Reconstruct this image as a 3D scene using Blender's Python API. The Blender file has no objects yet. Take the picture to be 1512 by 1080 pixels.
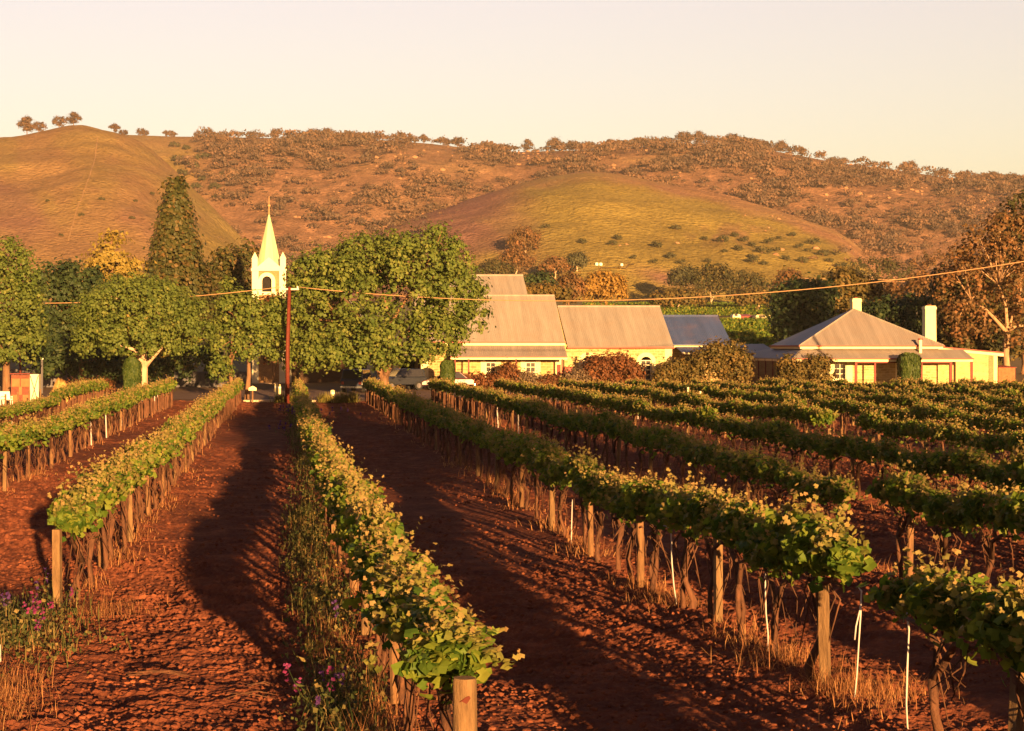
import bpy, bmesh, math, random
import numpy as np
from mathutils import Vector, Matrix
R = math.radians
SC = bpy.context.scene
COL = SC.collection
rng = np.random.default_rng(7)
random.seed(7)

# ------------------------------------------------------------------ camera, sky, sun, exposure
F, U0, V0, EYE = 2600.0, 420.0, 512.0, 4.0       # focal length in photo pixels, rows' vanishing point, eye height
cam = bpy.data.cameras.new('camera'); cam_o = bpy.data.objects.new('camera', cam); COL.objects.link(cam_o)
cam.sensor_width = 36.0; cam.lens = F / 1512 * 36.0
cam.shift_x = (756 - U0) / 1512; cam.shift_y = -(540 - V0) / 1512
cam.clip_start = 0.5; cam.clip_end = 9000
cam_o.location = (0, 0, EYE); cam_o.rotation_euler = (R(90), 0, 0)
SC.camera = cam_o
SUN_AZ, SUN_EL = 9.5, 6.2                        # degrees right of straight behind the camera; height
world = bpy.data.worlds.new('World'); SC.world = world; world.use_nodes = True
nt = world.node_tree; bg = nt.nodes['Background']
sky = nt.nodes.new('ShaderNodeTexSky'); sky.sky_type = 'NISHITA'; sky.sun_disc = False
sky.sun_elevation = R(SUN_EL); sky.sun_rotation = R(180 - SUN_AZ)
tint = nt.nodes.new('ShaderNodeMixRGB'); tint.blend_type = 'MULTIPLY'; tint.inputs[0].default_value = 1
tc = nt.nodes.new('ShaderNodeTexCoord'); sep = nt.nodes.new('ShaderNodeSeparateXYZ'); grad = nt.nodes.new('ShaderNodeValToRGB')
nt.links.new(tc.outputs['Generated'], sep.inputs[0]); nt.links.new(sep.outputs[2], grad.inputs[0])
while len(grad.color_ramp.elements) < 6: grad.color_ramp.elements.new(0.5)
for el, (p_, c_) in zip(grad.color_ramp.elements, [(0.0, (.655, .545, .56)), (.08, (.665, .56, .56)), (.20, (.99, .665, .635)), (.30, (.8, .54, .56)), (.5, (.42, .35, .40)), (1.0, (.34, .31, .38))]):
    el.position = p_; el.color = (*[k_ / 1.6 for k_ in c_], 1)
tint2 = nt.nodes.new('ShaderNodeMixRGB'); tint2.blend_type = 'MULTIPLY'; tint2.inputs[0].default_value = 1; tint2.inputs[2].default_value = (1.6, 1.6, 1.6, 1)
az = nt.nodes.new('ShaderNodeMapRange'); nt.links.new(sep.outputs[1], az.inputs[0])
for i_, v_ in ((1, -.5), (2, .3), (3, .72), (4, 1.6)): az.inputs[i_].default_value = v_
nt.links.new(az.outputs[0], tint2.inputs[2]); nt.links.new(grad.outputs[0], tint2.inputs[1]); nt.links.new(tint2.outputs[0], tint.inputs[2])
nt.links.new(sky.outputs[0], tint.inputs[1]); nt.links.new(tint.outputs[0], bg.inputs[0])
bg.inputs[1].default_value = 0.10
sun = bpy.data.lights.new('sun', 'SUN'); sun_o = bpy.data.objects.new('sun', sun); COL.objects.link(sun_o)
sun.energy = 5.0; sun.angle = R(0.5); sun.color = (1.0, 0.57, 0.21)
sd = Vector((-math.sin(R(SUN_AZ)) * math.cos(R(SUN_EL)), math.cos(R(SUN_AZ)) * math.cos(R(SUN_EL)), -math.sin(R(SUN_EL))))
sun_o.rotation_euler = sd.to_track_quat('-Z', 'Y').to_euler()
sun_o.location = (40, -60, 60)
vs = SC.view_settings; vs.view_transform = 'Standard'; vs.look = 'None'; vs.gamma = 1; vs.use_curve_mapping = False
vs.exposure = 1.80
SC.render.engine = 'CYCLES'
cy = SC.cycles
cy.max_bounces = 6; cy.diffuse_bounces = 2; cy.glossy_bounces = 2; cy.transmission_bounces = 3; cy.transparent_max_bounces = 6
cy.volume_bounces = 0; cy.use_denoising = True; cy.sample_clamp_indirect = 4.0

# ------------------------------------------------------------------ small helpers
def P(u, v, Y): return Vector(((u - U0) * Y / F, Y, EYE + (V0 - v) * Y / F))
def PX(u, Y): return (u - U0) * Y / F
def PZ(v, Y): return EYE + (V0 - v) * Y / F
_gy = [-400, 0, 14, 19, 34, 66, 125, 129, 150, 165, 200, 250, 300, 400, 600, 900, 3000]
_gz = [0.6, 0.5, 0.35, 0.26, -0.08, -0.04, -0.08, -0.02, 0.48, 0.55, 1.5, 4.0, 6.0, 10.5, 20, 34, 60]
def gz(X, Y): return np.interp(Y, _gy, _gz)
def _h(ix, iy, s):
    n = (ix.astype(np.int64) * 374761393 + iy.astype(np.int64) * 668265263 + s * 982451653) & 0x7fffffff
    n = ((n ^ (n >> 13)) * 1274126177) & 0x7fffffff
    return ((n ^ (n >> 16)) & 0xffff) / 65535.0
def vnoise(x, y, s=0):
    x = np.asarray(x, float); y = np.asarray(y, float)
    x0 = np.floor(x); y0 = np.floor(y); fx = x - x0; fy = y - y0
    fx = fx * fx * (3 - 2 * fx); fy = fy * fy * (3 - 2 * fy)
    a = _h(x0, y0, s); b = _h(x0 + 1, y0, s); c = _h(x0, y0 + 1, s); d = _h(x0 + 1, y0 + 1, s)
    return (a * (1 - fx) + b * fx) * (1 - fy) + (c * (1 - fx) + d * fx) * fy - 0.5
def fbm(x, y, s=0, o=4, g=0.5):
    t = 0; a = 1; f = 1
    for k in range(o):
        t = t + a * vnoise(x * f + 17.3 * k, y * f - 9.1 * k, s + k); a *= g; f *= 2.03
    return t
def sm(a, b, x): t = np.clip((np.asarray(x, float) - a) / (b - a), 0, 1); return t * t * (3 - 2 * t)

def tag(o, label=None, cat=None, group=None, kind=None):
    if label: o['label'] = label
    if cat: o['category'] = cat
    if group: o['group'] = group
    if kind: o['kind'] = kind
    return o
def empty(name, loc, label=None, cat=None, group=None, rz=0):
    o = bpy.data.objects.new(name, None); COL.objects.link(o); o.location = loc; o.rotation_euler = (0, 0, rz)
    o.empty_display_size = 0.2
    return tag(o, label, cat, group)
def offs(p):
    v = Vector((0, 0, 0))
    while p is not None: v += p.location; p = p.parent
    return v
def link(name, me, mats, parent=None, loc=None):
    o = bpy.data.objects.new(name, me); COL.objects.link(o); o.parent = parent
    if loc is not None: o.location = loc
    for m in (mats if isinstance(mats, (list, tuple)) else [mats]): me.materials.append(m)
    return o
def copy_tree(root, loc, rz=None, scale=None, **kw):
    c = root.copy(); COL.objects.link(c); c.location = loc
    if rz is not None: c.rotation_euler = (0, 0, rz)
    if scale is not None: c.scale = scale
    for ch in root.children:
        d = ch.copy(); COL.objects.link(d); d.parent = c
        for g in ch.children:
            e = g.copy(); COL.objects.link(e); e.parent = d
    return tag(c, **kw)

class MB:
    """collects faces of one mesh"""
    def __init__(s): s.v = []; s.f = []; s.m = []; s.k = 0; s.pc = []
    def mat(s, k): s.k = k; return s
    def add(s, vs, fs):
        n = len(s.v); nf = len(s.f); s.v += [tuple(x) for x in vs]
        for f in fs: s.f.append([i + n for i in f]); s.m.append(s.k)
        s.pc.append((n, len(s.v), nf, len(s.f))); return s
    def box(s, x0, y0, z0, x1, y1, z1):
        return s.add([(x0,y0,z0),(x1,y0,z0),(x1,y1,z0),(x0,y1,z0),(x0,y0,z1),(x1,y0,z1),(x1,y1,z1),(x0,y1,z1)],
                     [(0,3,2,1),(4,5,6,7),(0,1,5,4),(1,2,6,5),(2,3,7,6),(3,0,4,7)])
    def hexa(s, p): return s.add(p, [(0,3,2,1),(4,5,6,7),(0,1,5,4),(1,2,6,5),(2,3,7,6),(3,0,4,7)])
    def slab(s, q, t):
        """a sheet with thickness: q four corners (counterclockwise from outside), t thickness vector"""
        t = Vector(t); q = [Vector(a) for a in q]
        return s.hexa([a - t for a in q] + q)
    def prism(s, poly, d):
        """poly: 3-D points of one planar face, d: extrusion vector"""
        d = Vector(d); n = len(poly); a = [Vector(p) for p in poly]
        fs = [tuple(range(n))[::-1], tuple(range(n, 2 * n))] + [(i, (i + 1) % n, n + (i + 1) % n, n + i) for i in range(n)]
        return s.add(a + [p + d for p in a], fs)
    def tube(s, path, rad, n=8, cap=True):
        path = [Vector(p) for p in path]
        if not isinstance(rad, (list, tuple)): rad = [rad] * len(path)
        vs = []; up = Vector((0.13, 0.31, 1))
        for i, p in enumerate(path):
            d = (path[min(i + 1, len(path) - 1)] - path[max(i - 1, 0)]).normalized()
            a = d.cross(up if abs(d.dot(up.normalized())) < .95 else Vector((1, 0.2, 0))).normalized(); b = d.cross(a)
            for k in range(n):
                t = 2 * math.pi * k / n; vs.append(p + (a * math.cos(t) + b * math.sin(t)) * rad[i])
        fs = []
        for i in range(len(path) - 1):
            for k in range(n):
                k2 = (k + 1) % n; fs.append((i*n+k, i*n+k2, (i+1)*n+k2, (i+1)*n+k))
        if cap: fs.append(tuple(range(n))[::-1]); fs.append(tuple((len(path)-1)*n + k for k in range(n)))
        return s.add(vs, fs)
    def mesh(s, name, off=Vector((0,0,0)), smooth=False, fix=True):
        me = bpy.data.meshes.new(name); me.from_pydata([tuple(Vector(p) - off) for p in s.v], [], s.f)
        for p, m in zip(me.polygons, s.m): p.material_index = m; p.use_smooth = smooth
        if fix:
            bm = bmesh.new(); bm.from_mesh(me); bmesh.ops.recalc_face_normals(bm, faces=bm.faces); bm.to_mesh(me); bm.free()
        return me
    def each(s, name, mats, parent):
        """every added block as a part of its own"""
        for (i, j, a, b) in s.pc:
            m = MB(); m.v = s.v[i:j]; m.f = [[k - i for k in f] for f in s.f[a:b]]; m.m = s.m[a:b]; m.build(name, mats, parent)
    def build(s, name, mats, parent=None, local=False, smooth=False, bevel=0, at=None):
        off = Vector((0, 0, 0)) if local else (Vector(at) if at is not None else offs(parent))
        o = link(name, s.mesh(name, off, smooth), mats, parent, at)
        if bevel:
            b = o.modifiers.new('bevel', 'BEVEL'); b.width = bevel; b.segments = 2; b.limit_method = 'ANGLE'
        return o

def npmesh(name, V, Fc, smooth=False, tint=None, mi=None):
    """V (n,3), Fc (k,3) or (k,4) numpy arrays"""
    me = bpy.data.meshes.new(name); V = np.ascontiguousarray(V, np.float32); Fc = np.ascontiguousarray(Fc, np.int32)
    k, a = Fc.shape
    me.vertices.add(len(V)); me.vertices.foreach_set('co', V.ravel())
    me.loops.add(k * a); me.loops.foreach_set('vertex_index', Fc.ravel())
    me.polygons.add(k); me.polygons.foreach_set('loop_start', np.arange(0, k * a, a, dtype=np.int32))
    try: me.polygons.foreach_set('loop_total', np.full(k, a, np.int32))
    except Exception: pass
    if mi is not None: me.polygons.foreach_set('material_index', np.ascontiguousarray(mi, np.int32))
    me.polygons.foreach_set('use_smooth', np.full(k, smooth, bool))
    if tint is not None:
        at = me.attributes.new('tint', 'FLOAT', 'POINT'); at.data.foreach_set('value', np.ascontiguousarray(tint, np.float32))
    me.update(calc_edges=True); me.validate()
    return me

# leaf outlines: (points, faces)
KITE = (np.array([(0,-.55,0),(.48,.02,-.12),(0,.6,0),(-.48,.02,-.12)]), np.array([(0,1,2,3)]))
BLADE = (np.array([(-.09,-.5,0),(.09,-.5,0),(.07,.5,0.02),(-.07,.5,0.02)]), np.array([(0,1,2,3)]))
_a = np.radians([-90,-50,-20,10,45,90,135,170,200,230]); _r = np.array([.12,.54,.47,.63,.51,.69,.51,.63,.47,.54])
_rim = np.stack([_r*np.cos(_a), _r*np.sin(_a), -.30*_r**2 + .10*np.abs(np.cos(_a))*_r], 1)
LOBED = (np.vstack([[(0,0,0.03)], _rim]), np.array([(0, 1+i, 1+(i+1) % 10) for i in range(10)]))
def unit(a): return a / np.maximum(np.linalg.norm(a, axis=-1, keepdims=True), 1e-9)
def leaves(C, N, size, shape=KITE, axis=None, tint=None, stretch=1.0):
    C = np.asarray(C, float); n = len(C); N = unit(np.asarray(N, float))
    size = np.broadcast_to(np.asarray(size, float), (n,))
    if axis is None:
        T = unit(np.cross(N, rng.normal(size=(n, 3))))
    else:
        T = unit(np.cross(np.broadcast_to(np.asarray(axis, float), (n, 3)), N))
    B = np.cross(N, T)
    pts, fc = shape; m = len(pts)
    V = C[:, None] + size[:, None, None] * (pts[None, :, 0:1] * T[:, None] + stretch * pts[None, :, 1:2] * B[:, None] + pts[None, :, 2:3] * N[:, None])
    Fc = (np.arange(n) * m)[:, None, None] + fc[None]
    if tint is None: tint = rng.random(n)
    return V.reshape(-1, 3), Fc.reshape(-1, fc.shape[1]), np.repeat(tint, m)
def joinleaves(parts):
    V = []; Fc = []; T = []; M = []; n = 0
    for i, p in enumerate(parts):
        V.append(p[0]); Fc.append(p[1] + n); T.append(p[2]); n += len(p[0]); M.append(np.full(len(p[1]), p[3] if len(p) > 3 else 0))
    return np.vstack(V), np.vstack(Fc), np.concatenate(T), np.concatenate(M)
def grass(C, h, w, lean=0.4, tint=None):
    """bent blades, two quads each"""
    C = np.asarray(C, float); n = len(C); h = np.broadcast_to(h, (n,)); a = rng.random(n) * 6.283
    d = np.stack([np.cos(a), np.sin(a), 0*a], 1); s = np.stack([-np.sin(a), np.cos(a), 0*a], 1); up = np.array([0, 0, 1.0])
    b = rng.random(n) * lean; w = np.broadcast_to(w, (n,))
    V = np.zeros((n, 6, 3))
    th = rng.random(n) ** 1.5 * .75
    for i, (t, ww) in enumerate(((0, 1), (.55, .75), (1, .08))):
        q = th + b * t; c = C + (h * t * np.cos(q))[:, None] * up + (h * t * np.sin(q))[:, None] * d
        V[:, 2*i] = c - s * (w * ww / 2)[:, None]; V[:, 2*i+1] = c + s * (w * ww / 2)[:, None]
    Fc = (np.arange(n) * 6)[:, None, None] + np.array([(0,1,3,2),(2,3,5,4)])[None]
    return V.reshape(-1, 3), Fc.reshape(-1, 4), np.repeat(rng.random(n) if tint is None else tint, 6)

# ------------------------------------------------------------------ materials
class NT:
    def __init__(s, name):
        s.m = bpy.data.materials.new(name); s.m.use_nodes = True; s.t = s.m.node_tree; s.b = s.t.nodes['Principled BSDF']
        s.out = s.t.nodes['Material Output']; s.b.inputs['Specular IOR Level'].default_value = 0.25; s.b.inputs['Roughness'].default_value = 0.8
    def n(s, typ, **kw):
        x = s.t.nodes.new('ShaderNode' + typ)
        for k, v in kw.items():
            if k in x.inputs: x.inputs[k].default_value = v
            else: setattr(x, k, v)
        return x
    def l(s, a, b): s.t.links.new(a, b)
    def noise(s, scale, det=4, vec=None, rough=0.55):
        x = s.n('TexNoise', Scale=scale, Detail=det, Roughness=rough)
        if vec is not None: s.l(vec, x.inputs['Vector'])
        return x.outputs['Fac']
    def ramp(s, fac, stops):
        x = s.n('ValToRGB'); e = x.color_ramp.elements
        while len(e) < len(stops): e.new(0.5)
        for el, (p, c) in zip(e, stops): el.position = p; el.color = (*c, 1)
        s.l(fac, x.inputs[0]); return x.outputs[0]
    def mix(s, fac, a, b, mode='MIX'):
        x = s.n('MixRGB', blend_type=mode)
        for i, v in ((0, fac), (1, a), (2, b)):
            if isinstance(v, (int, float)): x.inputs[i].default_value = v
            elif isinstance(v, tuple): x.inputs[i].default_value = (*v, 1)
            else: s.l(v, x.inputs[i])
        return x.outputs[0]
    def bump(s, h, st=0.5, dist=0.02):
        x = s.n('Bump', Strength=st, Distance=dist); s.l(h, x.inputs['Height']); s.l(x.outputs[0], s.b.inputs['Normal'])
    def col(s, c):
        if isinstance(c, tuple): s.b.inputs['Base Color'].default_value = (*c, 1)
        else: s.l(c, s.b.inputs['Base Color'])
        return s
    def objv(s): return s.n('TexCoord').outputs['Object']
    def pos(s): return s.n('NewGeometry').outputs['Position']

def m_plain(name, c, rough=0.7, var=0.12, scale=3.0, metal=0.0, spec=0.25):
    a = NT(name); f = a.noise(scale, 4, a.objv())
    a.col(a.ramp(f, [(0.25, tuple(x*(1-var) for x in c)), (0.75, tuple(min(1, x*(1+var)) for x in c))]))
    a.b.inputs['Roughness'].default_value = rough; a.b.inputs['Metallic'].default_value = metal; a.b.inputs['Specular IOR Level'].default_value = spec
    return a.m
def m_leaf(name, stops, trans=0.35, rough=0.55, tcol=None):
    a = NT(name); at = a.n('Attribute', attribute_name='tint').outputs['Fac']
    c = a.ramp(at, stops); a.col(c); a.b.inputs['Roughness'].default_value = rough; a.b.inputs['Specular IOR Level'].default_value = 0.2
    tr = a.n('BsdfTranslucent'); mx = a.n('MixShader', Fac=trans)
    cc = a.mix(1.0, c, tcol or (1.0, 1.0, 0.45), 'MULTIPLY')
    a.l(cc, tr.inputs[0]); a.l(a.b.outputs[0], mx.inputs[1]); a.l(tr.outputs[0], mx.inputs[2]); a.l(mx.outputs[0], a.out.inputs[0])
    return a.m
def m_bark(name, c1, c2, sc=9):
    a = NT(name); mp = a.n('Mapping', Scale=(1, 1, .18)); a.l(a.objv(), mp.inputs[0]); f = a.noise(sc, 6, mp.outputs[0], .7)
    a.col(a.ramp(f, [(.3, c1), (.7, c2)])); a.bump(f, .9, .03); a.b.inputs['Roughness'].default_value = .9; return a.m
def m_stone(name, c1, c2, mortar, w=.5, h=.22, rough=True):
    a = NT(name); sx = a.n('SeparateXYZ'); a.l(a.objv(), sx.inputs[0]); ad = a.n('Math', operation='ADD'); a.l(sx.outputs[0], ad.inputs[0]); a.l(sx.outputs[1], ad.inputs[1])
    cb = a.n('CombineXYZ'); a.l(ad.outputs[0], cb.inputs[0]); a.l(sx.outputs[2], cb.inputs[1])
    nz = a.n('TexNoise', Scale=1.6, Detail=2); a.l(cb.outputs[0], nz.inputs['Vector'])
    v = a.n('VectorMath', operation='ADD'); sc = a.n('VectorMath', operation='SCALE'); sc.inputs['Scale'].default_value = .16 if rough else .0
    a.l(nz.outputs['Color'], sc.inputs[0]); a.l(cb.outputs[0], v.inputs[0]); a.l(sc.outputs[0], v.inputs[1])
    b = a.n('TexBrick', Scale=1.0); a.l(v.outputs[0], b.inputs['Vector'])
    for k, c in (('Color1', c1), ('Color2', c2), ('Mortar', mortar)): b.inputs[k].default_value = (*c, 1)
    b.inputs['Brick Width'].default_value = w; b.inputs['Row Height'].default_value = h; b.inputs['Mortar Size'].default_value = .025 if rough else .012; b.inputs['Bias'].default_value = -.1
    f = a.noise(2.2, 6, a.objv(), .7)
    a.col(a.mix(.6, b.outputs[0], a.ramp(f, [(.3, (.5, .45, .38)), (.7, (1.3, 1.25, 1.15))]), 'MULTIPLY')); a.bump(b.outputs['Fac'], -.5, .03); a.b.inputs['Roughness'].default_value = .9
    return a.m
def m_roof(name, c, along='x', period=.16, rust=(.30,.17,.10), ra=.25, metal=.0, rough=.55):
    a = NT(name); w = a.n('TexWave', wave_type='BANDS', bands_direction='X' if along == 'x' else 'Y', Scale=.314 / period); a.l(a.objv(), w.inputs['Vector'])
    f = a.noise(.55, 6, a.objv(), .65); mp = a.n('Mapping', Scale=(1.3, .12, .12) if along == 'x' else (.12, 1.3, .12)); a.l(a.objv(), mp.inputs[0]); g = a.noise(1.4, 4, mp.outputs[0], .7)
    c0 = a.ramp(g, [(.3, tuple(x*.8 for x in c)), (.7, tuple(x*1.12 for x in c))])
    ff = a.n('MapRange'); a.l(f, ff.inputs[0]); ff.inputs[1].default_value = .45; ff.inputs[2].default_value = .8; ff.inputs[3].default_value = 0; ff.inputs[4].default_value = ra
    a.col(a.mix(ff.outputs[0], c0, rust)); a.bump(w.outputs['Fac'], .6, .02)
    a.b.inputs['Roughness'].default_value = rough; a.b.inputs['Metallic'].default_value = metal; return a.m
def m_glass(name='window_glass', c=(.03, .028, .03)):
    a = NT(name); a.col(c); a.b.inputs['Roughness'].default_value = .08; a.b.inputs['Specular IOR Level'].default_value = .6; return a.m

def m_soil():
    a = NT('red_soil'); p = a.pos(); f = a.noise(1.1, 8, p, .65); g = a.noise(9, 6, p, .7); h = a.noise(.16, 3, p)
    c = a.ramp(f, [(.3, (.085, .026, .017)), (.55, (.18, .056, .031)), (.75, (.36, .115, .055))])
    c = a.mix(a.ramp(g, [(.5, (0, 0, 0)), (.72, (.6, .6, .6))]), c, (.34, .12, .06))
    c = a.mix(a.ramp(h, [(.45, (0, 0, 0)), (.7, (.35, .35, .35))]), c, (.12, .045, .026)); a.col(c)
    a.bump(g, .8, .03); a.b.inputs['Roughness'].default_value = 1; a.b.inputs['Specular IOR Level'].default_value = .05; return a.m
def m_land():
    """flat land: red soil under the vines, grass and fields further off"""
    a = NT('land'); p = a.pos(); f = a.noise(.06, 6, p, .6); g = a.noise(1.5, 6, p, .7); s = a.n('SeparateXYZ'); a.l(p, s.inputs[0])
    mr = a.n('MapRange'); a.l(s.outputs[1], mr.inputs[0]); mr.inputs[1].default_value = 126; mr.inputs[2].default_value = 300
    c = a.ramp(mr.outputs[0], [(0, (.16, .055, .025)), (.06, (.15, .075, .035)), (.25, (.16, .09, .04)), (.6, (.17, .13, .035)), (1, (.16, .13, .035))])
    c = a.mix(a.ramp(f, [(.4, (0, 0, 0)), (.65, (.6, .6, .6))]), c, (.20, .12, .045)); c = a.mix(.5, c, a.ramp(g, [(.3, (.6, .6, .6)), (.7, (1.3, 1.3, 1.3))]), 'MULTIPLY')
    a.col(c); a.bump(g, .7, .05); a.b.inputs['Roughness'].default_value = 1; return a.m
def m_hill(name):
    """land cover of the hills: attribute cover blends dry grass, green pasture and bare stony ground under the scrub, with purple for painted shadow"""
    a = NT(name); p = a.pos(); at = a.n('Attribute', attribute_name='cover'); s = a.n('SeparateColor'); a.l(at.outputs['Color'], s.inputs[0])
    n1 = a.noise(.012, 7, p, .62); n2 = a.noise(.10, 6, p, .68); n3 = a.noise(.5, 3, p, .6)
    dry = a.ramp(n1, [(.32, (.25, .128, .085)), (.5, (.30, .172, .092)), (.7, (.28, .195, .085))])
    grn = a.ramp(n1, [(.3, (.24, .18, .052)), (.7, (.30, .225, .062))])
    rock = a.ramp(n2, [(.35, (.15, .082, .058)), (.55, (.22, .118, .076)), (.76, (.40, .21, .13))])
    pur = (.24, .11, .11)  # purple tint: hill shadows put into the colour, and pinkish ground
    c = a.mix(s.outputs[1], dry, grn); c = a.mix(s.outputs[2], c, pur); c = a.mix(s.outputs[0], c, rock)
    c = a.mix(.55, c, a.ramp(n2, [(.3, (.7, .66, .62)), (.7, (1.25, 1.25, 1.25))]), 'MULTIPLY')
    c = a.mix(.6, c, a.ramp(n3, [(.32, (.5, .48, .48)), (.5, (1, 1, 1)), (.68, (1.4, 1.36, 1.3))]), 'MULTIPLY'); a.col(c)
    n4 = a.noise(.045, 5, p, .75); c = a.mix(.5, c, a.ramp(n4, [(.35, (.80, .76, .74)), (.5, (1, 1, 1)), (.68, (1.15, 1.1, 1.0))]), 'MULTIPLY'); a.col(c)
    a.bump(n3, .9, 1.6); a.b.inputs['Roughness'].default_value = 1; a.b.inputs['Specular IOR Level'].default_value = .05; return a.m

SOIL, LAND, HILL = m_soil(), m_land(), m_hill('hill_land')
VINE = m_leaf('vine_leaf', [(0, (.055, .115, .016)), (.5, (.145, .21, .028)), (.85, (.26, .285, .043)), (1, (.36, .31, .055))], .5)
SHOOT = m_leaf('young_vine_leaf', [(0, (.16, .18, .035)), (.6, (.29, .24, .07)), (1, (.40, .23, .10))], .45)
VWOOD = m_bark('vine_bark', (.045, .02, .013), (.17, .072, .038), 14)
POST = m_bark('weathered_post', (.10, .05, .024), (.27, .14, .065), 12)
POSTG = m_bark('treated_post', (.09, .05, .025), (.26, .15, .07), 16)
LEAFSHADE = m_plain('leaf_shadow_dark', (.10, .02, .01), .8)  # colour of the leaf shadow painted on the nearest post
HOSE = m_plain('white_plastic', (.50, .43, .40), .5)
DRY = m_leaf('dry_grass', [(0, (.20, .08, .035)), (.6, (.42, .18, .075)), (1, (.6, .31, .13))], .35, .8, (1, .9, .6))
WEED = m_leaf('weed_leaf', [(0, (.04, .06, .018)), (.5, (.10, .10, .03)), (1, (.28, .19, .075))], .35, .7)
FLOWER = m_leaf('magenta_petal', [(0, (.18, .02, .095)), (.6, (.27, .035, .13)), (1, (.16, .04, .18))], .35, .6, (1, .6, 1))
PURPLE = m_leaf('violet_petal', [(0, (.06, .022, .12)), (1, (.13, .045, .2))], .35, .6, (1, .6, 1))
YELLOW = m_leaf('yellow_petal', [(0, (.28, .17, .04)), (1, (.40, .26, .07))], .35, .6)
WHITEP = m_plain('cream_paint', (.72, .64, .44), .6, .06)
QUOIN = m_plain('limewashed_quoin', (.70, .60, .33), .8, .10, 4)
CREAM = m_plain('cream_fascia', (.78, .62, .36), .6, .05)
MAROON = m_plain('maroon_paint', (.16, .025, .018), .6, .15)
REDTRIM = m_plain('red_gutter', (.30, .05, .03), .5, .1)
DARK = m_plain('near_black', (.018, .014, .013), .9)  # near black, also colours shade in the carport and side verandah
STONE = m_stone('field_stone', (.26, .155, .06), (.50, .35, .15), (.48, .37, .19))
PALESTONE = m_stone('pale_stone', (.36, .26, .11), (.54, .42, .20), (.52, .42, .24))
BRICK = m_stone('cream_brick', (.50, .37, .16), (.40, .28, .115), (.55, .43, .24), .24, .086, False)
BROWNBRICK = m_stone('brown_brick', (.30, .15, .07), (.38, .21, .09), (.40, .27, .14), .24, .086, False)
SHADEBRICK = m_stone('shade_dark_brick', (.07, .036, .022), (.09, .05, .028), (.11, .07, .045), .24, .086, False)  # brick colour darkened to stand in for tree shade on the nave
ROOF = m_roof('iron_roof', (.29, .245, .215))
ROOF2 = m_roof('iron_roof_cooler', (.25, .205, .185))
ROOFY = m_roof('iron_roof_shade_grey', (.22, .21, .24), 'y')  # bluer copy of the roof iron, shade of side slopes put into colour
ROOFB = m_roof('shade_blue_iron_roof', (.060, .085, .20), rust=(.20, .13, .16), ra=.45, rough=.4)  # blue base colour stands in for shade over this roof
SPIRE = m_roof('spire_sheet', (.42, .50, .30), period=.5, ra=.05)
GLASS = m_glass()
ASPHALT = m_plain('old_asphalt', (.15, .085, .06), .9, .25, .8)
KERB = m_plain('pale_kerb', (.50, .36, .24), .9, .15, 2)
GREYFENCE = m_roof('grey_fence_sheet', (.10, .09, .10), period=.3, ra=.1)
RUST = m_plain('rusty_pole', (.12, .022, .012), .7, .2, 6)
WIRE = m_plain('wire_sheath', (.42, .24, .12), .6)
STRAW = m_plain('straw', (.50, .28, .09), 1, .25, 9)
WHITE = m_plain('white_plastic_paint', (.80, .76, .66), .5, .05)
PLANK = m_plain('red_brown_plank', (.16, .045, .025), .7, .25, 5)
TYRE = m_plain('tyre_rubber', (.02, .02, .02), .9)
CHROME = m_plain('chrome', (.5, .5, .5), .25, .05, metal=.9)
GUMBARK = m_bark('gum_bark', (.24, .13, .07), (.46, .30, .18), 5)
PALEBARK = m_bark('pale_gum_bark', (.34, .20, .12), (.58, .42, .28), 5)
BARK = m_bark('brown_bark', (.10, .05, .028), (.26, .14, .075), 6)
# foliage of the trees
G_BIG = m_leaf('maple_leaf', [(0, (.055, .092, .017)), (.6, (.125, .158, .032)), (1, (.22, .225, .055))], .3)
G_DOME = m_leaf('clipped_leaf', [(0, (.057, .092, .018)), (.7, (.125, .158, .034)), (1, (.21, .212, .054))], .3)
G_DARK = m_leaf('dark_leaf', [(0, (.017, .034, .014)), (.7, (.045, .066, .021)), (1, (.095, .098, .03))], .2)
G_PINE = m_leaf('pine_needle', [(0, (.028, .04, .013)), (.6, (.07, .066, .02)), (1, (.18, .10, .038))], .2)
G_GOLD = m_leaf('golden_cedar', [(0, (.14, .11, .02)), (.6, (.25, .18, .04)), (1, (.32, .22, .055))], .25)
G_CYP = m_leaf('cypress_leaf', [(0, (.025, .05, .010)), (1, (.075, .10, .022))], .2)
G_GUM = m_leaf('gum_leaf', [(0, (.065, .05, .022)), (.6, (.17, .09, .036)), (1, (.28, .125, .05))], .3)
G_GUMG = m_leaf('green_gum_leaf', [(0, (.03, .04, .014)), (.6, (.07, .06, .02)), (1, (.15, .10, .03))], .3)
G_RED = m_leaf('reddish_bush', [(0, (.05, .028, .012)), (.5, (.13, .05, .022)), (1, (.26, .10, .04))], .25)
G_GREY = m_leaf('greyish_bush', [(0, (.08, .055, .04)), (1, (.22, .15, .09))], .25)
G_OLIVE = m_leaf('olive_bush', [(0, (.05, .05, .015)), (.6, (.12, .085, .025)), (1, (.22, .13, .04))], .25)
G_POPLAR = m_leaf('yellow_poplar', [(0, (.20, .11, .025)), (1, (.38, .22, .05))], .3)
G_SCRUB = m_leaf('hill_scrub', [(0, (.075, .052, .05)), (.3, (.12, .08, .055)), (.65, (.17, .10, .066)), (1, (.26, .145, .085))], .3)
G_SHRUB = m_leaf('hill_shrub', [(0, (.04, .045, .02)), (1, (.09, .08, .035))], .2)

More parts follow.
